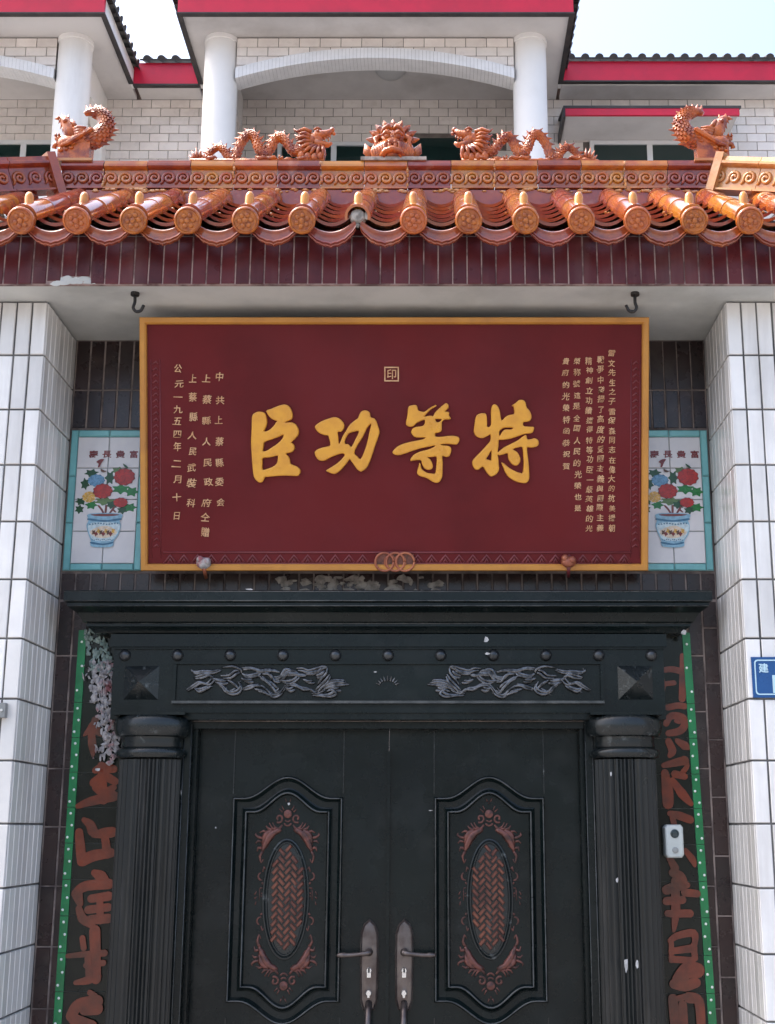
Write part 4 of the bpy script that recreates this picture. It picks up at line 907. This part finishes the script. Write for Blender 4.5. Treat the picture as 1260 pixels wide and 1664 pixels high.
L_ = [('character', [([(138,1195),(152,1180),(158,1168)], [4,14,8]), ([(168,1196),(158,1186),(155,1170)], [4,14,10]), ([(150,1192),(151,1210),(152,1228)], [12,13,5])]),
      ('character', [([(156,1252),(168,1248),(186,1250)], [10,16,12]), ([(154,1272),(170,1262),(188,1270)], [14,14,12]), ([(156,1280),(170,1288),(186,1280)], [10,14,10]), ([(128,1310),(150,1302),(186,1294)], [8,14,16]), ([(166,1244),(170,1300)], [12,14])]),
      ('character', [([(138,1332),(148,1340),(152,1350)], [8,14,16]), ([(130,1352),(132,1375),(134,1400)], [12,15,14]), ([(154,1356),(170,1354),(184,1352)], [10,16,16]), ([(136,1398),(155,1390),(182,1386)], [18,17,14]), ([(172,1360),(176,1388)], [12,14])]),
      ('character', [([(155,1418),(165,1424),(172,1434)], [10,18,16]), ([(125,1452),(140,1440),(178,1436)], [14,15,16]), ([(128,1456),(132,1468)], [16,10]), ([(150,1460),(178,1456)], [12,14]), ([(130,1476),(136,1492),(150,1500)], [10,14,14]), ([(145,1478),(178,1474)], [12,12]), ([(150,1494),(178,1492)], [14,14]), ([(164,1460),(165,1495)], [10,12])]),
      ('character', [([(136,1524),(138,1540)], [9,9]), ([(156,1512),(158,1590)], [17,15]), ([(112,1553),(140,1550),(172,1548)], [7,9,10]), ([(142,1568),(170,1564)], [9,9]), ([(125,1596),(145,1592),(162,1586)], [7,12,9]), ([(145,1556),(147,1590)], [10,10])]),
      ('character', [([(148,1612),(156,1618)], [8,10]), ([(118,1650),(130,1632),(160,1626)], [16,17,18]), ([(140,1640),(160,1638)], [16,18]), ([(122,1655),(150,1668)], [16,20])])]
couplet(-1, 'dark couplet tiles with rust-red characters and torn paper, left of the door', (129, 1036), (88, 1664), [1142,1199,1255,1312,1370,1429,1488,1548,1611], L_)
R_ = [('character', [([(1072,1092),(1075,1115),(1072,1138)], [8,13,8]), ([(1072,1090),(1092,1088),(1108,1092)], [8,10,10]), ([(1109,1066),(1110,1100),(1108,1136)], [9,13,11]), ([(1078,1112),(1095,1110)], [8,8])]),
      ('character', [([(1085,1150),(1100,1147),(1112,1148)], [10,10,10]), ([(1082,1176),(1090,1164),(1108,1166),(1112,1178),(1104,1188),(1086,1192)], [10,11,12,12,12,10]), ([(1098,1172),(1103,1174)], [6,6])]),
      ('character', [([(1086,1205),(1092,1220),(1088,1228)], [11,13,8]), ([(1100,1204),(1112,1212),(1119,1216)], [8,14,7])]),
      ('character', [([(1078,1244),(1095,1240),(1112,1236)], [8,12,14]), ([(1110,1232),(1116,1244),(1108,1256)], [7,8,8]), ([(1080,1256),(1084,1285),(1085,1306)], [12,18,17]), ([(1092,1268),(1108,1290),(1122,1306)], [9,15,8]), ([(1096,1258),(1112,1262)], [12,10])]),
      ('character', [([(1088,1322),(1104,1326),(1121,1332)], [9,13,12]), ([(1092,1328),(1096,1345)], [9,9]), ([(1086,1392),(1096,1410)], [9,13]), ([(1113,1382),(1124,1396),(1128,1406)], [8,11,6])]),
      ('character', [([(1092,1418),(1104,1424),(1112,1434)], [12,16,10]), ([(1082,1446),(1100,1440),(1116,1438)], [14,16,9]), ([(1112,1450),(1132,1452)], [12,11]), ([(1082,1464),(1108,1462)], [12,12]), ([(1084,1484),(1104,1484),(1120,1484)], [10,12,12]), ([(1096,1432),(1097,1480),(1094,1512)], [13,14,5])]),
      ('character', [([(1088,1528),(1100,1520),(1126,1516),(1128,1534)], [8,10,12,8]), ([(1090,1545),(1126,1540)], [9,12]), ([(1090,1532),(1090,1560)], [8,8]), ([(1126,1535),(1128,1556)], [9,10]), ([(1092,1558),(1124,1560)], [10,10]), ([(1100,1590),(1116,1576),(1132,1576)], [16,24,22]), ([(1094,1598),(1112,1600),(1130,1596)], [14,18,14])]),
      ('character', [([(1092,1622),(1096,1664)], [14,15]), ([(1118,1620),(1134,1626),(1138,1664)], [16,15,13]), ([(1108,1632),(1110,1664)], [13,13]), ([(1098,1622),(1116,1618)], [8,10])])]
couplet(1, 'dark couplet tiles with rust-red characters behind the white doorbell', (1121, 1040), (1164, 1664), [1144,1200,1258,1314,1372,1432,1491,1552,1614], R_)

# torn paper left of the door: crumpled flakes clinging to couplet and lintel
T = thing('torn_paper', 'torn white and red paper remnants clinging to the left couplet top', 'paper scraps', at(165, 1120, 5.17))
for m_, n, box in (('paper', 300, None), ('paper_green', 90, 1)):
    mb = MB()
    for i in range(n):
        if box: v = R.uniform(1022, 1095); u = R.uniform(136, 172) + (v-1022)*.20
        else: v = 1075 + 165*R.random()**1.15; u = R.gauss(166 + (v-1075)*.09, 13 - (v-1075)*.02)
        if u > 197 or u < 131: continue
        if i % 2: flake(mb, at(u, v, 5.184 - .00006*i), R.uniform(.004, .015), R.uniform(.006, .022), 8, .0025); continue
        p = at(u, v, 5.168 + R.uniform(-.008, .008)); a = R.uniform(0, 6.28); l, w_ = R.uniform(.004, .015), R.uniform(.002, .007)
        d = Vector((math.cos(a)*.8, R.uniform(-.3, .2), math.sin(a)*1.4)); e = Vector((-math.sin(a), R.uniform(-.4, .4), math.cos(a)))
        mb.add([p-d*l-e*w_*.6, p-d*l*.3+e*w_+Vector((0, -.006, 0)), p+d*l+e*w_*.3, p+d*l*.2-e*w_+Vector((0, -.003, 0)), p+Vector((0, -.006, 0))], [(0,1,4), (1,2,4), (2,3,4), (3,0,4)])
    part('flakes', mb, m_, T, kind='stuff')

# ================================================================== DOUBLE DOOR
D = thing('double_door', 'black metal double door with fluted pilasters, lintel and cornice', 'door', (-.178, 5.2, 0))
DC = -.178
# cornice: profile swept along the front with mitred ends
prof = [(5.19, 2.505, 0), (5.005, 2.505, 0), (5.0, 2.500, 0), (5.0, 2.462, 0), (5.012, 2.456, .012), (5.012, 2.444, .012), (5.03, 2.438, .02), (5.055, 2.425, .04), (5.068, 2.405, .055), (5.072, 2.392, .06),
        (5.088, 2.388, .072), (5.088, 2.376, .072), (5.10, 2.368, .085), (5.112, 2.352, .10), (5.19, 2.350, .10)]
part('cornice', MB().loft([[(DC + sg*(1.263-i_), y, z) for y, z, i_ in prof] for sg in (-1, 1)], True, True, True), 'door_paint', D, 25)
# lintel
LX = 1.085
lint = MB().box(DC-LX, DC+LX, 5.125, 5.198, 2.015, 2.349)
Lt = part('lintel', lint, 'door_paint', D)
part('upper_fillet', MB().box(DC-LX-.012, DC+LX+.012, 5.108, 5.124, 2.298, 2.348).box(DC-LX-.004, DC+LX+.004, 5.116, 5.124, 2.290, 2.297), 'door_paint', D)
part('lintel_bead', MB().box(DC-.845, DC+.845, 5.106, 5.124, 2.076, 2.086), 'edge_highlight', D)
part('lower_fillet', MB().box(DC-.845, DC+.845, 5.112, 5.124, 2.230, 2.237)
     .box(DC-.845, DC-.833, 5.113, 5.124, 2.0875, 2.229).box(DC+.833, DC+.845, 5.113, 5.124, 2.0875, 2.229).box(DC-LX+.02, DC+LX-.02, 5.116, 5.124, 2.040, 2.062), 'door_paint', D)
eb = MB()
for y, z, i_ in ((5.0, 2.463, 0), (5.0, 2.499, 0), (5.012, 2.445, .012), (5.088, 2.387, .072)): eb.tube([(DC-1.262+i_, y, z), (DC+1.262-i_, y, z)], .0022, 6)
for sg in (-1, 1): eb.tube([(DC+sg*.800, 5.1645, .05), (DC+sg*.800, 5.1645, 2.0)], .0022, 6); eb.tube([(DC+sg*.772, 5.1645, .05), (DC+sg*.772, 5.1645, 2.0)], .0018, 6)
part('highlight_lines', eb, 'edge_highlight', D, True, kind='stuff')  # added lines that paint highlights along cornice and jamb edges
st = MB().lathe([(.0235, 0), (.0235, .004), (.020, .013), (.012, .020), (.003, .023)], (0, 0, 0), (0, -1, 0), 18); st_me = mesh('stud', st, 'steel_stud', True)
for k in range(11): inst('stud', st_me, (-1.219+.2078*k, 5.1248, 2.266), D)
for x in (-1.148, .792):
    z = 2.158; mb = MB(); w_, h_ = .068, .066
    mb.add([(x-w_, 5.1245, z-h_), (x+w_, 5.1245, z-h_), (x+w_, 5.1245, z+h_), (x-w_, 5.1245, z+h_), (x, 5.078, z)], [(0,1,4), (1,2,4), (2,3,4), (3,0,4)])
    part('pyramid_boss', mb, 'door_worn', D)
# lintel dragon reliefs (drawn for the left one, mirrored for the right)
REL = [[(70,95),(90,110),(140,105),(190,105),(235,92)], [(240,85),(300,78),(345,95),(350,115)], [(230,130),(280,128),(310,105),(335,100)], [(345,88),(400,85),(450,100),(500,95),(550,102)], [(85,140),(120,130),(165,120),(190,150)],
       [(50,215),(95,190),(130,170),(175,180),(205,150)], [(75,190),(110,205),(150,195),(180,175)], [(195,148),(240,160),(270,155)], [(210,165),(250,190),(280,220),(320,215),(345,190),(330,160)], [(255,205),(290,225),(330,210)],
       [(270,150),(300,170),(330,200)], [(355,150),(385,155),(410,150)], [(350,115),(380,130),(430,120),(455,105)], [(360,210),(400,200),(430,185),(470,190)], [(440,130),(480,150),(510,180),(540,215),(560,195)],
       [(470,140),(505,165),(535,190)], [(455,180),(490,205),(520,235),(555,230),(575,205)], [(440,215),(480,225),(510,240)], [(460,105),(500,120),(530,150),(560,150)], [(530,150),(570,140),(600,110),(640,100),(665,120)],
       [(560,155),(600,160),(640,150),(660,130)], [(600,130),(640,125),(690,130),(710,125)], [(570,215),(600,180),(640,175),(680,195),(720,200),(750,220),(800,200)], [(650,90),(690,88),(720,100),(760,90),(800,78),(825,82)], [(700,105),(740,110),(780,95)],
       [(825,85),(820,115),(790,150),(770,180)], [(840,120),(815,155),(780,190),(760,210)], [(760,130),(790,120),(810,100)], [(780,205),(830,185),(880,175),(935,170)], [(800,195),(850,170),(900,165),(930,172)], [(735,225),(775,235),(830,235),(860,215),(840,195),(815,205)], [(860,205),(890,195)],
       [(690,150),(720,160),(745,155)], [(600,205),(625,215),(650,205)]]
def relief(sg):
    mb = MB()
    for i, pl in enumerate(REL + [[(x+9+6*math.sin(k*2.1+y), y+11+5*math.cos(k*1.7+x)) for x, y in p_] for k, p_ in enumerate(REL) if k % 4 != 1] + [[(x-14+7*math.sin(k*1.3+y), y-9+6*math.cos(k*2.7+x)) for x, y in p_] for k, p_ in enumerate(REL) if k % 2 and min(y for x, y in p_) > 95]):
        P3 = []
        for x, y in pl:
            p = at(290+x/3.405, 1060+y/3.405, 5.12); P3.append(Vector((DC + (p.x-DC)*(-sg), 5.121 - .005*((i*7) % 3)/2, p.z)))
        P3 = smooth_loop(P3, 3, False); n = len(P3); r = .0048 if i % 3 else .0064
        mb.tube(P3, [r*(.45+.9*math.sin(math.pi*min(1, max(0, (k+.6)/n)))) for k in range(n)], 6)
        if i % 2 == 0:
            for k in range(2, n-1, 3): mb.cone(P3[k], P3[k] + Vector((R.uniform(-.012, .012), -.004, R.uniform(-.014, .014))), .0028, 4)
    part('dragon_relief', mb, 'silver_relief', D, True)
relief(-1); relief(1)
mb = MB(); p = at(630, 1112, 5.122)
for k in range(9):
    a = math.radians(15+150*k/8); b = p + Vector((.034*math.cos(a), 0, .022*math.sin(a)-.006)); mb.cone(b, b + Vector((.014*math.cos(a), -.006, .018*math.sin(a))), .0048, 6); mb.ball(b, .0045, 6, 4)
part('crown_ornament', mb, 'silver_relief', D)
# jambs
for sg in (-1, 1):
    x0, x1 = sorted((DC+sg*.800, DC+sg*.772)); part('jamb', MB().box(x0, x1, 5.165, 5.33, .02, 2.014), 'door_worn' if 0 else 'door_paint', D)
    x0, x1 = sorted((DC+sg*.771, DC+sg*.755)); part('jamb_stop', MB().box(x0, x1, 5.21, 5.33, .02, 2.013), 'door_paint', D)
part('head_stop', MB().box(DC-.7715, DC+.7715, 5.19, 5.33, 1.985, 2.012), 'door_paint', D)
# pilasters
for sg in (-1, 1):
    xc = DC + sg*.922; yc = 5.135
    nf = 13; sh = []
    for z in (0.18, .6, 1.2, 1.86):
        loop = []
        for i in range(97):
            a = -math.pi/2 - math.radians(96) + math.radians(192)*i/96; ph = (i/96*nf) % 1
            r = .118 - .016*max(0, math.sin(math.pi*min(1, max(0, (ph-.14)/.72))))**.7
            loop.append((xc + r*math.cos(a), yc + r*.72*math.sin(a), z))
        sh.append(loop)
    P = part('pilaster', MB().loft(sh, False), 'pilaster_paint', D, 35)
    def halfrev(pr):
        return MB().loft([[(xc + r*math.cos(-math.pi/2 + math.radians(a)), yc + r*.74*math.sin(-math.pi/2 + math.radians(a)), z) for a in range(-100, 101, 5)] for r, z in pr], False, True, True)
    part('capital', halfrev([(.112, 1.905), (.116, 1.912), (.112, 1.93), (.115, 1.945), (.135, 1.95), (.143, 1.962), (.146, 1.985), (.144, 2.008), (.134, 2.022), (.125, 2.026), (.12, 2.027)]), 'door_worn', P, 40)
    part('astragal', halfrev([(.116, 1.865), (.126, 1.867), (.133, 1.876), (.135, 1.886), (.131, 1.896), (.122, 1.902), (.113, 1.904)]), 'door_worn', P, 40)
    part('base', MB().box(xc-.145, xc+.145, 5.01, 5.196, 0, .17), 'door_paint', P)
    part('pilaster_block', MB().box(xc-.14, xc+.14, 5.06, 5.197, 2.028, 2.0395), 'door_paint', D)
    x0, x1 = sorted((xc-.119, xc+.119)); part('pilaster_back', MB().box(x0, x1, 5.15, 5.197, .175, 2.026), 'door_paint', D)

def outline(x0, x1, z0, z1, ht, hb, n=28):
    """frame line with a swan-neck top and bottom, z0/z1 the corner heights"""
    b = lambda t: 0 if t < .10 or t > .90 else .5-.5*math.cos(2*math.pi*(t-.10)/.80)
    top = [(x0+(x1-x0)*i/n, z1 + ht*b(i/n)) for i in range(n+1)]
    bot = [(x1-(x1-x0)*i/n, z0 - hb*b(i/n)) for i in range(n+1)]
    return top + bot
SCR = [([(0,300),(0,270)], [7,3]), ([(18,275),(35,240)], [6,3]), ([(45,365),(70,318)], [8,4]), ([(62,385),(100,350)], [8,4]), ([(30,470),(12,485),(-12,485)], [6,7,6]), ([(40,505),(20,525),(0,530)], [7,8,8]),
       (arc(98, 452, 48, 14, 60, 420, 14), [9]*15), ([(60,520),(95,560),(140,545),(170,495)], [7,10,9,5]), ([(125,560),(165,560),(205,500)], [8,10,5]), ([(170,570),(215,560),(240,530)], [9,11,6]),
       ([(70,570),(150,600),(210,660),(250,740),(275,800)], [10,26,34,28,14]), ([(160,590),(215,600),(255,650),(275,720)], [10,22,26,12]), ([(235,600),(270,585),(310,605)], [9,11,5]), ([(275,660),(320,650),(355,625),(345,605)], [8,12,9,4]), ([(290,700),(325,690),(350,715)], [8,10,5]),
       ([(280,770),(320,760),(330,800)], [9,12,6]), ([(270,800),(300,850),(280,920),(262,880)], [12,12,8,4]), (arc(270, 1060, 40, 40, 100, -70, 9), [3,5,7,8,8,8,8,7,6,4]), ([(235,990),(250,960),(262,1010)], [4,6,5]), ([(270,1120),(258,1135),(240,1130)], [6,9,5])]
SCRC = [([(240,1180),(285,1180),(290,1200)], [5,6,5]), ([(245,1180),(245,1320)], [4,4]), ([(290,1190),(292,1310)], [4,4]), ([(258,1235),(278,1235)], [8,8]), ([(258,1265),(278,1265)], [8,8]), ([(325,1215),(345,1250)], [4,7]), ([(320,1270),(345,1290)], [4,7]), ([(325,1320),(335,1355)], [4,7])]
PX0, PX1, PZ0, PZ1 = -.793, -.358, .957, 1.722
for sg in (-1, 1):
    fx = (lambda x: x) if sg < 0 else (lambda x: 2*DC - x)
    x0, x1 = sorted((fx(-.932), fx(DC-.0015)))
    leaf = part('leaf', MB().box(x0, x1, 5.27, 5.32, .02, 2.01), 'door_paint', D)
    def lp(name, mb, m_, sm=False, label=None):
        if sg > 0: mb.v = [(2*DC - p[0], p[1], p[2]) for p in mb.v]
        return part(name, mb, m_, leaf, sm, label=label)
    # moulded frame
    def ring(k, d):
        o = outline(PX0+.062*k, PX1-.062*k, PZ0+.064*k, PZ1-.064*k, .082-.010*k, .082-.008*k)
        return [(x, 5.27-d, z) for x, z in o]
    lp('panel_frame', MB().loft([ring(k, d) for k, d in ((-.01, -.001), (.0, .012), (.06, .020), (.12, .020), (.20, .010), (.30, .004), (.62, .003), (.70, .006), (.78, .018), (.86, .024), (.93, .022), (1.0, .010), (1.02, .0035))]), 'door_paint', 22)
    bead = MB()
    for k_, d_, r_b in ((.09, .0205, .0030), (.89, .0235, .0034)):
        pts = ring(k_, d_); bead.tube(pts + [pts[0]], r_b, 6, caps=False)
    lp('frame_highlight', bead, 'edge_highlight', True)  # added tubes painting a highlight on the frame crests
    o = outline(PX0+.063, PX1-.063, PZ0+.065, PZ1-.065, .072, .074)
    f = filled([[Vector((x, z, 0)) for x, z in o]], .001); lp('panel_field', MB().add([(p[0], 5.268-p[2]-.0015, p[1]) for p in f.v], f.f), 'door_paint')
    sx = MB()
    for xg in (PX0, PX1): sx.box(xg-.002, xg+.002, 5.266, 5.2695, 1.735, 1.98).box(xg-.002, xg+.002, 5.266, 5.2695, .05, .90)
    lp('groove_beads', sx, 'door_worn')
    # lower panel, near the ground
    lp('lower_panel', MB().loft([[(x, 5.27-d, z) for x, z in outline(PX0+.05*k, PX1-.05*k, .18+.05*k, .74-.05*k, .05, 0)] for k, d in ((0, 0), (.1, .016), (.4, .004), (.8, .016), (1, .003))]), 'door_paint', 22)
    mcx, mcz, ma, mbz = -.5745, 1.337, .073, .208
    ov = MB(); NE = 48
    def el(k, d): return [(mcx + ma*k*math.cos(2*math.pi*i/NE), 5.2665-d, mcz + (mbz-(1-k)*ma)*math.sin(2*math.pi*i/NE)) for i in range(NE)]
    ov.loft([el(1.28, 0), el(1.24, .005), el(1.17, .006), el(1.12, .002), el(1.06, .006), el(1.0, .006), el(.96, .002), el(.6, .004), el(.2, .005)], True, True)
    lp('medallion', ov, 'door_worn', 30)
    wv = MB(); cell = .0186; n = 26; ua, ub = Vector((.66, 0, .75)), Vector((-.66, 0, .75))
    for i in range(-n, n):
        for j in range(-n, n):
            c = (i-j) % 4
            if c == 0: (i0, j0, i1, j1) = (i, j, i+2, j+1)
            elif c == 3: (i0, j0, i1, j1) = (i, j, i+1, j+2)
            else: continue
            mid = ua*((i0+i1)/2*cell) + ub*((j0+j1)/2*cell)
            if (mid.x/(ma*.92))**2 + (mid.z/(mbz*.94))**2 > 1: continue
            def pt_(a, b, d): q = ua*(a*cell) + ub*(b*cell); return (mcx+q.x, 5.2655-d, mcz+q.z)
            e = .10; k = .28
            wv.add([pt_(i0+e, j0+e, .001), pt_(i1-e, j0+e, .001), pt_(i1-e, j1-e, .001), pt_(i0+e, j1-e, .001), pt_(i0+k, j0+k, .010), pt_(i1-k, j0+k, .010), pt_(i1-k, j1-k, .010), pt_(i0+k, j1-k, .010)],
                   [(4,5,6,7), (0,1,5,4), (1,2,6,5), (2,3,7,6), (3,0,4,7)])
    lp('woven_inlay', wv, 'copper_weave')
    sc_ = MB(); kx = .000352; kz = .000362
    def sp(x, y, m1, m2): return Vector((mcx + m1*x*kx, 5.2645, mcz + m2*(1290-y)*kz))
    for m1 in (-1, 1):
        for m2 in (-1, 1):
            for pts, wd in SCR:
                P3 = smooth_loop([sp(x, y, m1, m2) for x, y in pts], 2, False); nn = len(P3)
                rr = [wd[min(len(wd)-1, int(i/(nn-1)*(len(wd)-1)+.5))]*kx*1.3 for i in range(nn)]
                sc_.tube(P3, rr, 6, .55, (0, 1, 0))
        for pts, wd in SCRC: sc_.tube([sp(x, y, m1, 1) for x, y in pts], [w_*kx for w_ in wd], 6, .6, (0, 1, 0))
    for m2 in (-1, 1): sc_.ball(sp(0, 405, 1, m2), .0115, 10, 6, (1, .6, 1)); sc_.lathe([(.0165, 0), (.0165, .004), (.0135, .005)], sp(0, 405, 1, m2), (0, -1, 0), 16)
    lp('scroll_relief', sc_, 'copper_relief', True)
    # lock plate with lever, keyhole, thumb turn and pull
    hx, hz0, hz1 = -.2475, .93, 1.262
    if sg > 0: hx = -.243
    pl = [(hx-.033, hz0+.03), (hx-.022, hz0), (hx+.022, hz0), (hx+.033, hz0+.03), (hx+.036, 1.12), (hx+.034, hz1-.05), (hx+.022, hz1-.018), (hx, hz1), (hx-.022, hz1-.018), (hx-.034, hz1-.05), (hx-.036, 1.12)]
    lo = MB(); lo.loft([[(hx+(x-hx)*k, 5.27-d, 1.1+(z-1.1)*(1-(1-k)*.25)) for x, z in pl] for k, d in ((1, 0), (1, .012), (.86, .018), (.78, .014), (.74, .0145))], True, True)
    pt2 = lp('lock_plate', lo, 'bronze', 25)
    zl = 1.137
    lp('lever_handle', MB().lathe([(.015, 0), (.015, .016), (.010, .02), (.009, .05)], (hx, 5.256, zl+.004), (0, -1, 0), 14).tube(smooth_loop([(hx, 5.208, zl+.004), (hx-.02, 5.204, zl+.001), (hx-.07, 5.206, zl-.004), (hx-.10, 5.207, zl-.004), (hx-.123, 5.21, zl-.005)], 4, False), [.010]*5+[.0085]*6+[.0105, .0105, .010, .009, .007, .003], 10), 'bronze', True)
    lp('lock_cylinder', MB().lathe([(.011, 0), (.011, .006), (.009, .008)], (hx, 5.2565, 1.073), (0, -1, 0), 14).box(hx-.0075, hx+.0075, 5.249, 5.2565, 1.048, 1.070), 'chrome')
    lp('keyhole', MB().box(hx-.003, hx+.003, 5.2455, 5.2475, 1.066, 1.082), 'dark_hole')
    lp('thumb_turn', MB().lathe([(.013, 0), (.012, .014), (.009, .018)], (hx, 5.2565, .992), (0, -1, 0), 14).box(hx-.004, hx+.004, 5.225, 5.245, .978, 1.004), 'chrome', 30)
    lp('pull_handle', MB().tube([(hx, 5.26, .955), (hx, 5.215, .93), (hx, 5.19, .86), (hx, 5.19, .66), (hx, 5.215, .58), (hx, 5.272, .56)], [.014, .013, .012, .012, .013, .014], 10), 'bronze', True)
part('meeting_bead', MB().box(DC-.006, DC+.006, 5.258, 5.2685, .03, 1.90), 'door_paint', D)
# small scraps of paper and bare patches stuck to the metal
sc2 = MB()
for (u, v, Y, l, h) in ((470,1306,5.262,5,5),(295,1288,5.16,2,8),(351,1345,5.268,3,3),(1018,1566,5.048,9,22),(1036,1566,5.052,6,16),(1003,1430,5.05,4,10),(993,1258,5.045,3,8),(633,985,5.055,12,5),(760,988,5.06,26,6),(790,1040,5.104,10,12),
                        (1100,976,5.01,14,5),(1112,1028,5.10,12,8),(405,958,4.998,14,3),(610,1092,5.12,5,3),(792,1062,5.104,10,4),(868,1440,5.268,3,4),(700,1317,5.268,8,2),(886,1436,5.268,3,3),(160,1250,5.16,10,6)):
    p = at(u, v, Y); n = 7; pts = [p + Vector(((l*.0011)*math.cos(2*math.pi*i/n)*R.uniform(.5, 1.3), -.0015+R.uniform(-.002, .0005), (h*.0012)*math.sin(2*math.pi*i/n)*R.uniform(.5, 1.3))) for i in range(n)]
    sc2.add(pts, [tuple(range(n))])
part('paper_scraps', sc2, 'scrap', D, kind='stuff')
# threshold step
part('threshold', MB().box(DC-1.30, DC+1.30, 4.95, 5.195, 0, .018).box(-.985, .63, 5.197, 5.5, 0, .0175), 'bronze', D)

# ================================================================== small fittings
p = at(1097, 1367, 5.13); T = thing('doorbell', 'white rectangular doorbell with camera lens beside the right pilaster', 'doorbell', (p.x, 5.15, p.z))
part('body', MB().loft([[(p.x+a*(.036-i), y, p.z+b*(.062-i)) for a, b in ((-1,-.82),(-.75,-1),(.75,-1),(1,-.82),(1,.82),(.75,1),(-.75,1),(-1,.82))] for i, y in ((0, 5.19), (0, 5.145), (.003, 5.137), (.008, 5.134))], True, True), 'bell_white', T, 25)
part('lens', MB().lathe([(.0165, 0), (.0165, .004), (.012, .006), (.010, .003), (.001, .004)], (p.x+.001, 5.1342, p.z+.028), (0, -1, 0), 20), 'bell_lens', T, 40)
part('label_strip', MB().box(p.x-.012, p.x+.014, 5.1325, 5.1339, p.z-.012, p.z+.004), 'bell_white', T)
part('button', MB().lathe([(.0115, 0), (.0115, .004), (.009, .006)], (p.x+.001, 5.1342, p.z-.033), (0, -1, 0), 18), 'bell_grey', T, 40)
a, b = at(1219, 1068, YC), at(1225, 1134, YC); x0, z1, z0 = a.x+.002, a.z, b.z; x1 = x0+.30
T = thing('house_number_plate', 'blue enamel house number plate with white writing on the right pillar', 'sign', ((x0+x1)/2, YC, z0))
part('plate', MB().box(x0, x1, YC-.008, YC-.0005, z0, z1), 'plate_blue', T)
def rr(i, r):
    o = []
    for cx_, cz_, a0 in ((x1-i-r, z1-i-r, 0), (x0+i+r, z1-i-r, 90), (x0+i+r, z0+i+r, 180), (x1-i-r, z0+i+r, 270)): o += [Vector((cx_+r*math.cos(math.radians(a0+k*30)), cz_+r*math.sin(math.radians(a0+k*30)), 0)) for k in range(4)]
    return o
f = filled([rr(.010, .012), rr(.0145, .010)], .0004); part('border_line', MB().add([(q[0], YC-.009-q[2], q[1]) for q in f.v], f.f), 'plate_white', T)
for ch, (u, v), s_ in (('建', (1240, 1086), .036), ('1', (1258, 1112), .088)):
    pp = at(u, v, YC); gm = glyph(ch, .01, .02 if s_ < .05 else .03); part('lettering', MB().add([(pp.x+q[0]*s_, YC-.009-q[2]*.03, pp.z+q[1]*s_) for q in gm.v], gm.f), 'plate_white', T)
p = at(2, 1155, YC); T = thing('junction_box', 'small grey box on the front of the left white pillar', 'box', (p.x, YC, p.z-.03))
part('box', MB().box(p.x-.06, p.x+.024, YC-.03, YC-.0005, p.z-.026, p.z+.026), 'box_grey', T); part('screw', MB().lathe([(.006, 0), (.005, .004)], (p.x+.012, YC-.0302, p.z), (0, -1, 0), 10), 'chrome', T)
bpy.data.scenes.remove(TMP)
bpy.context.view_layer.update()
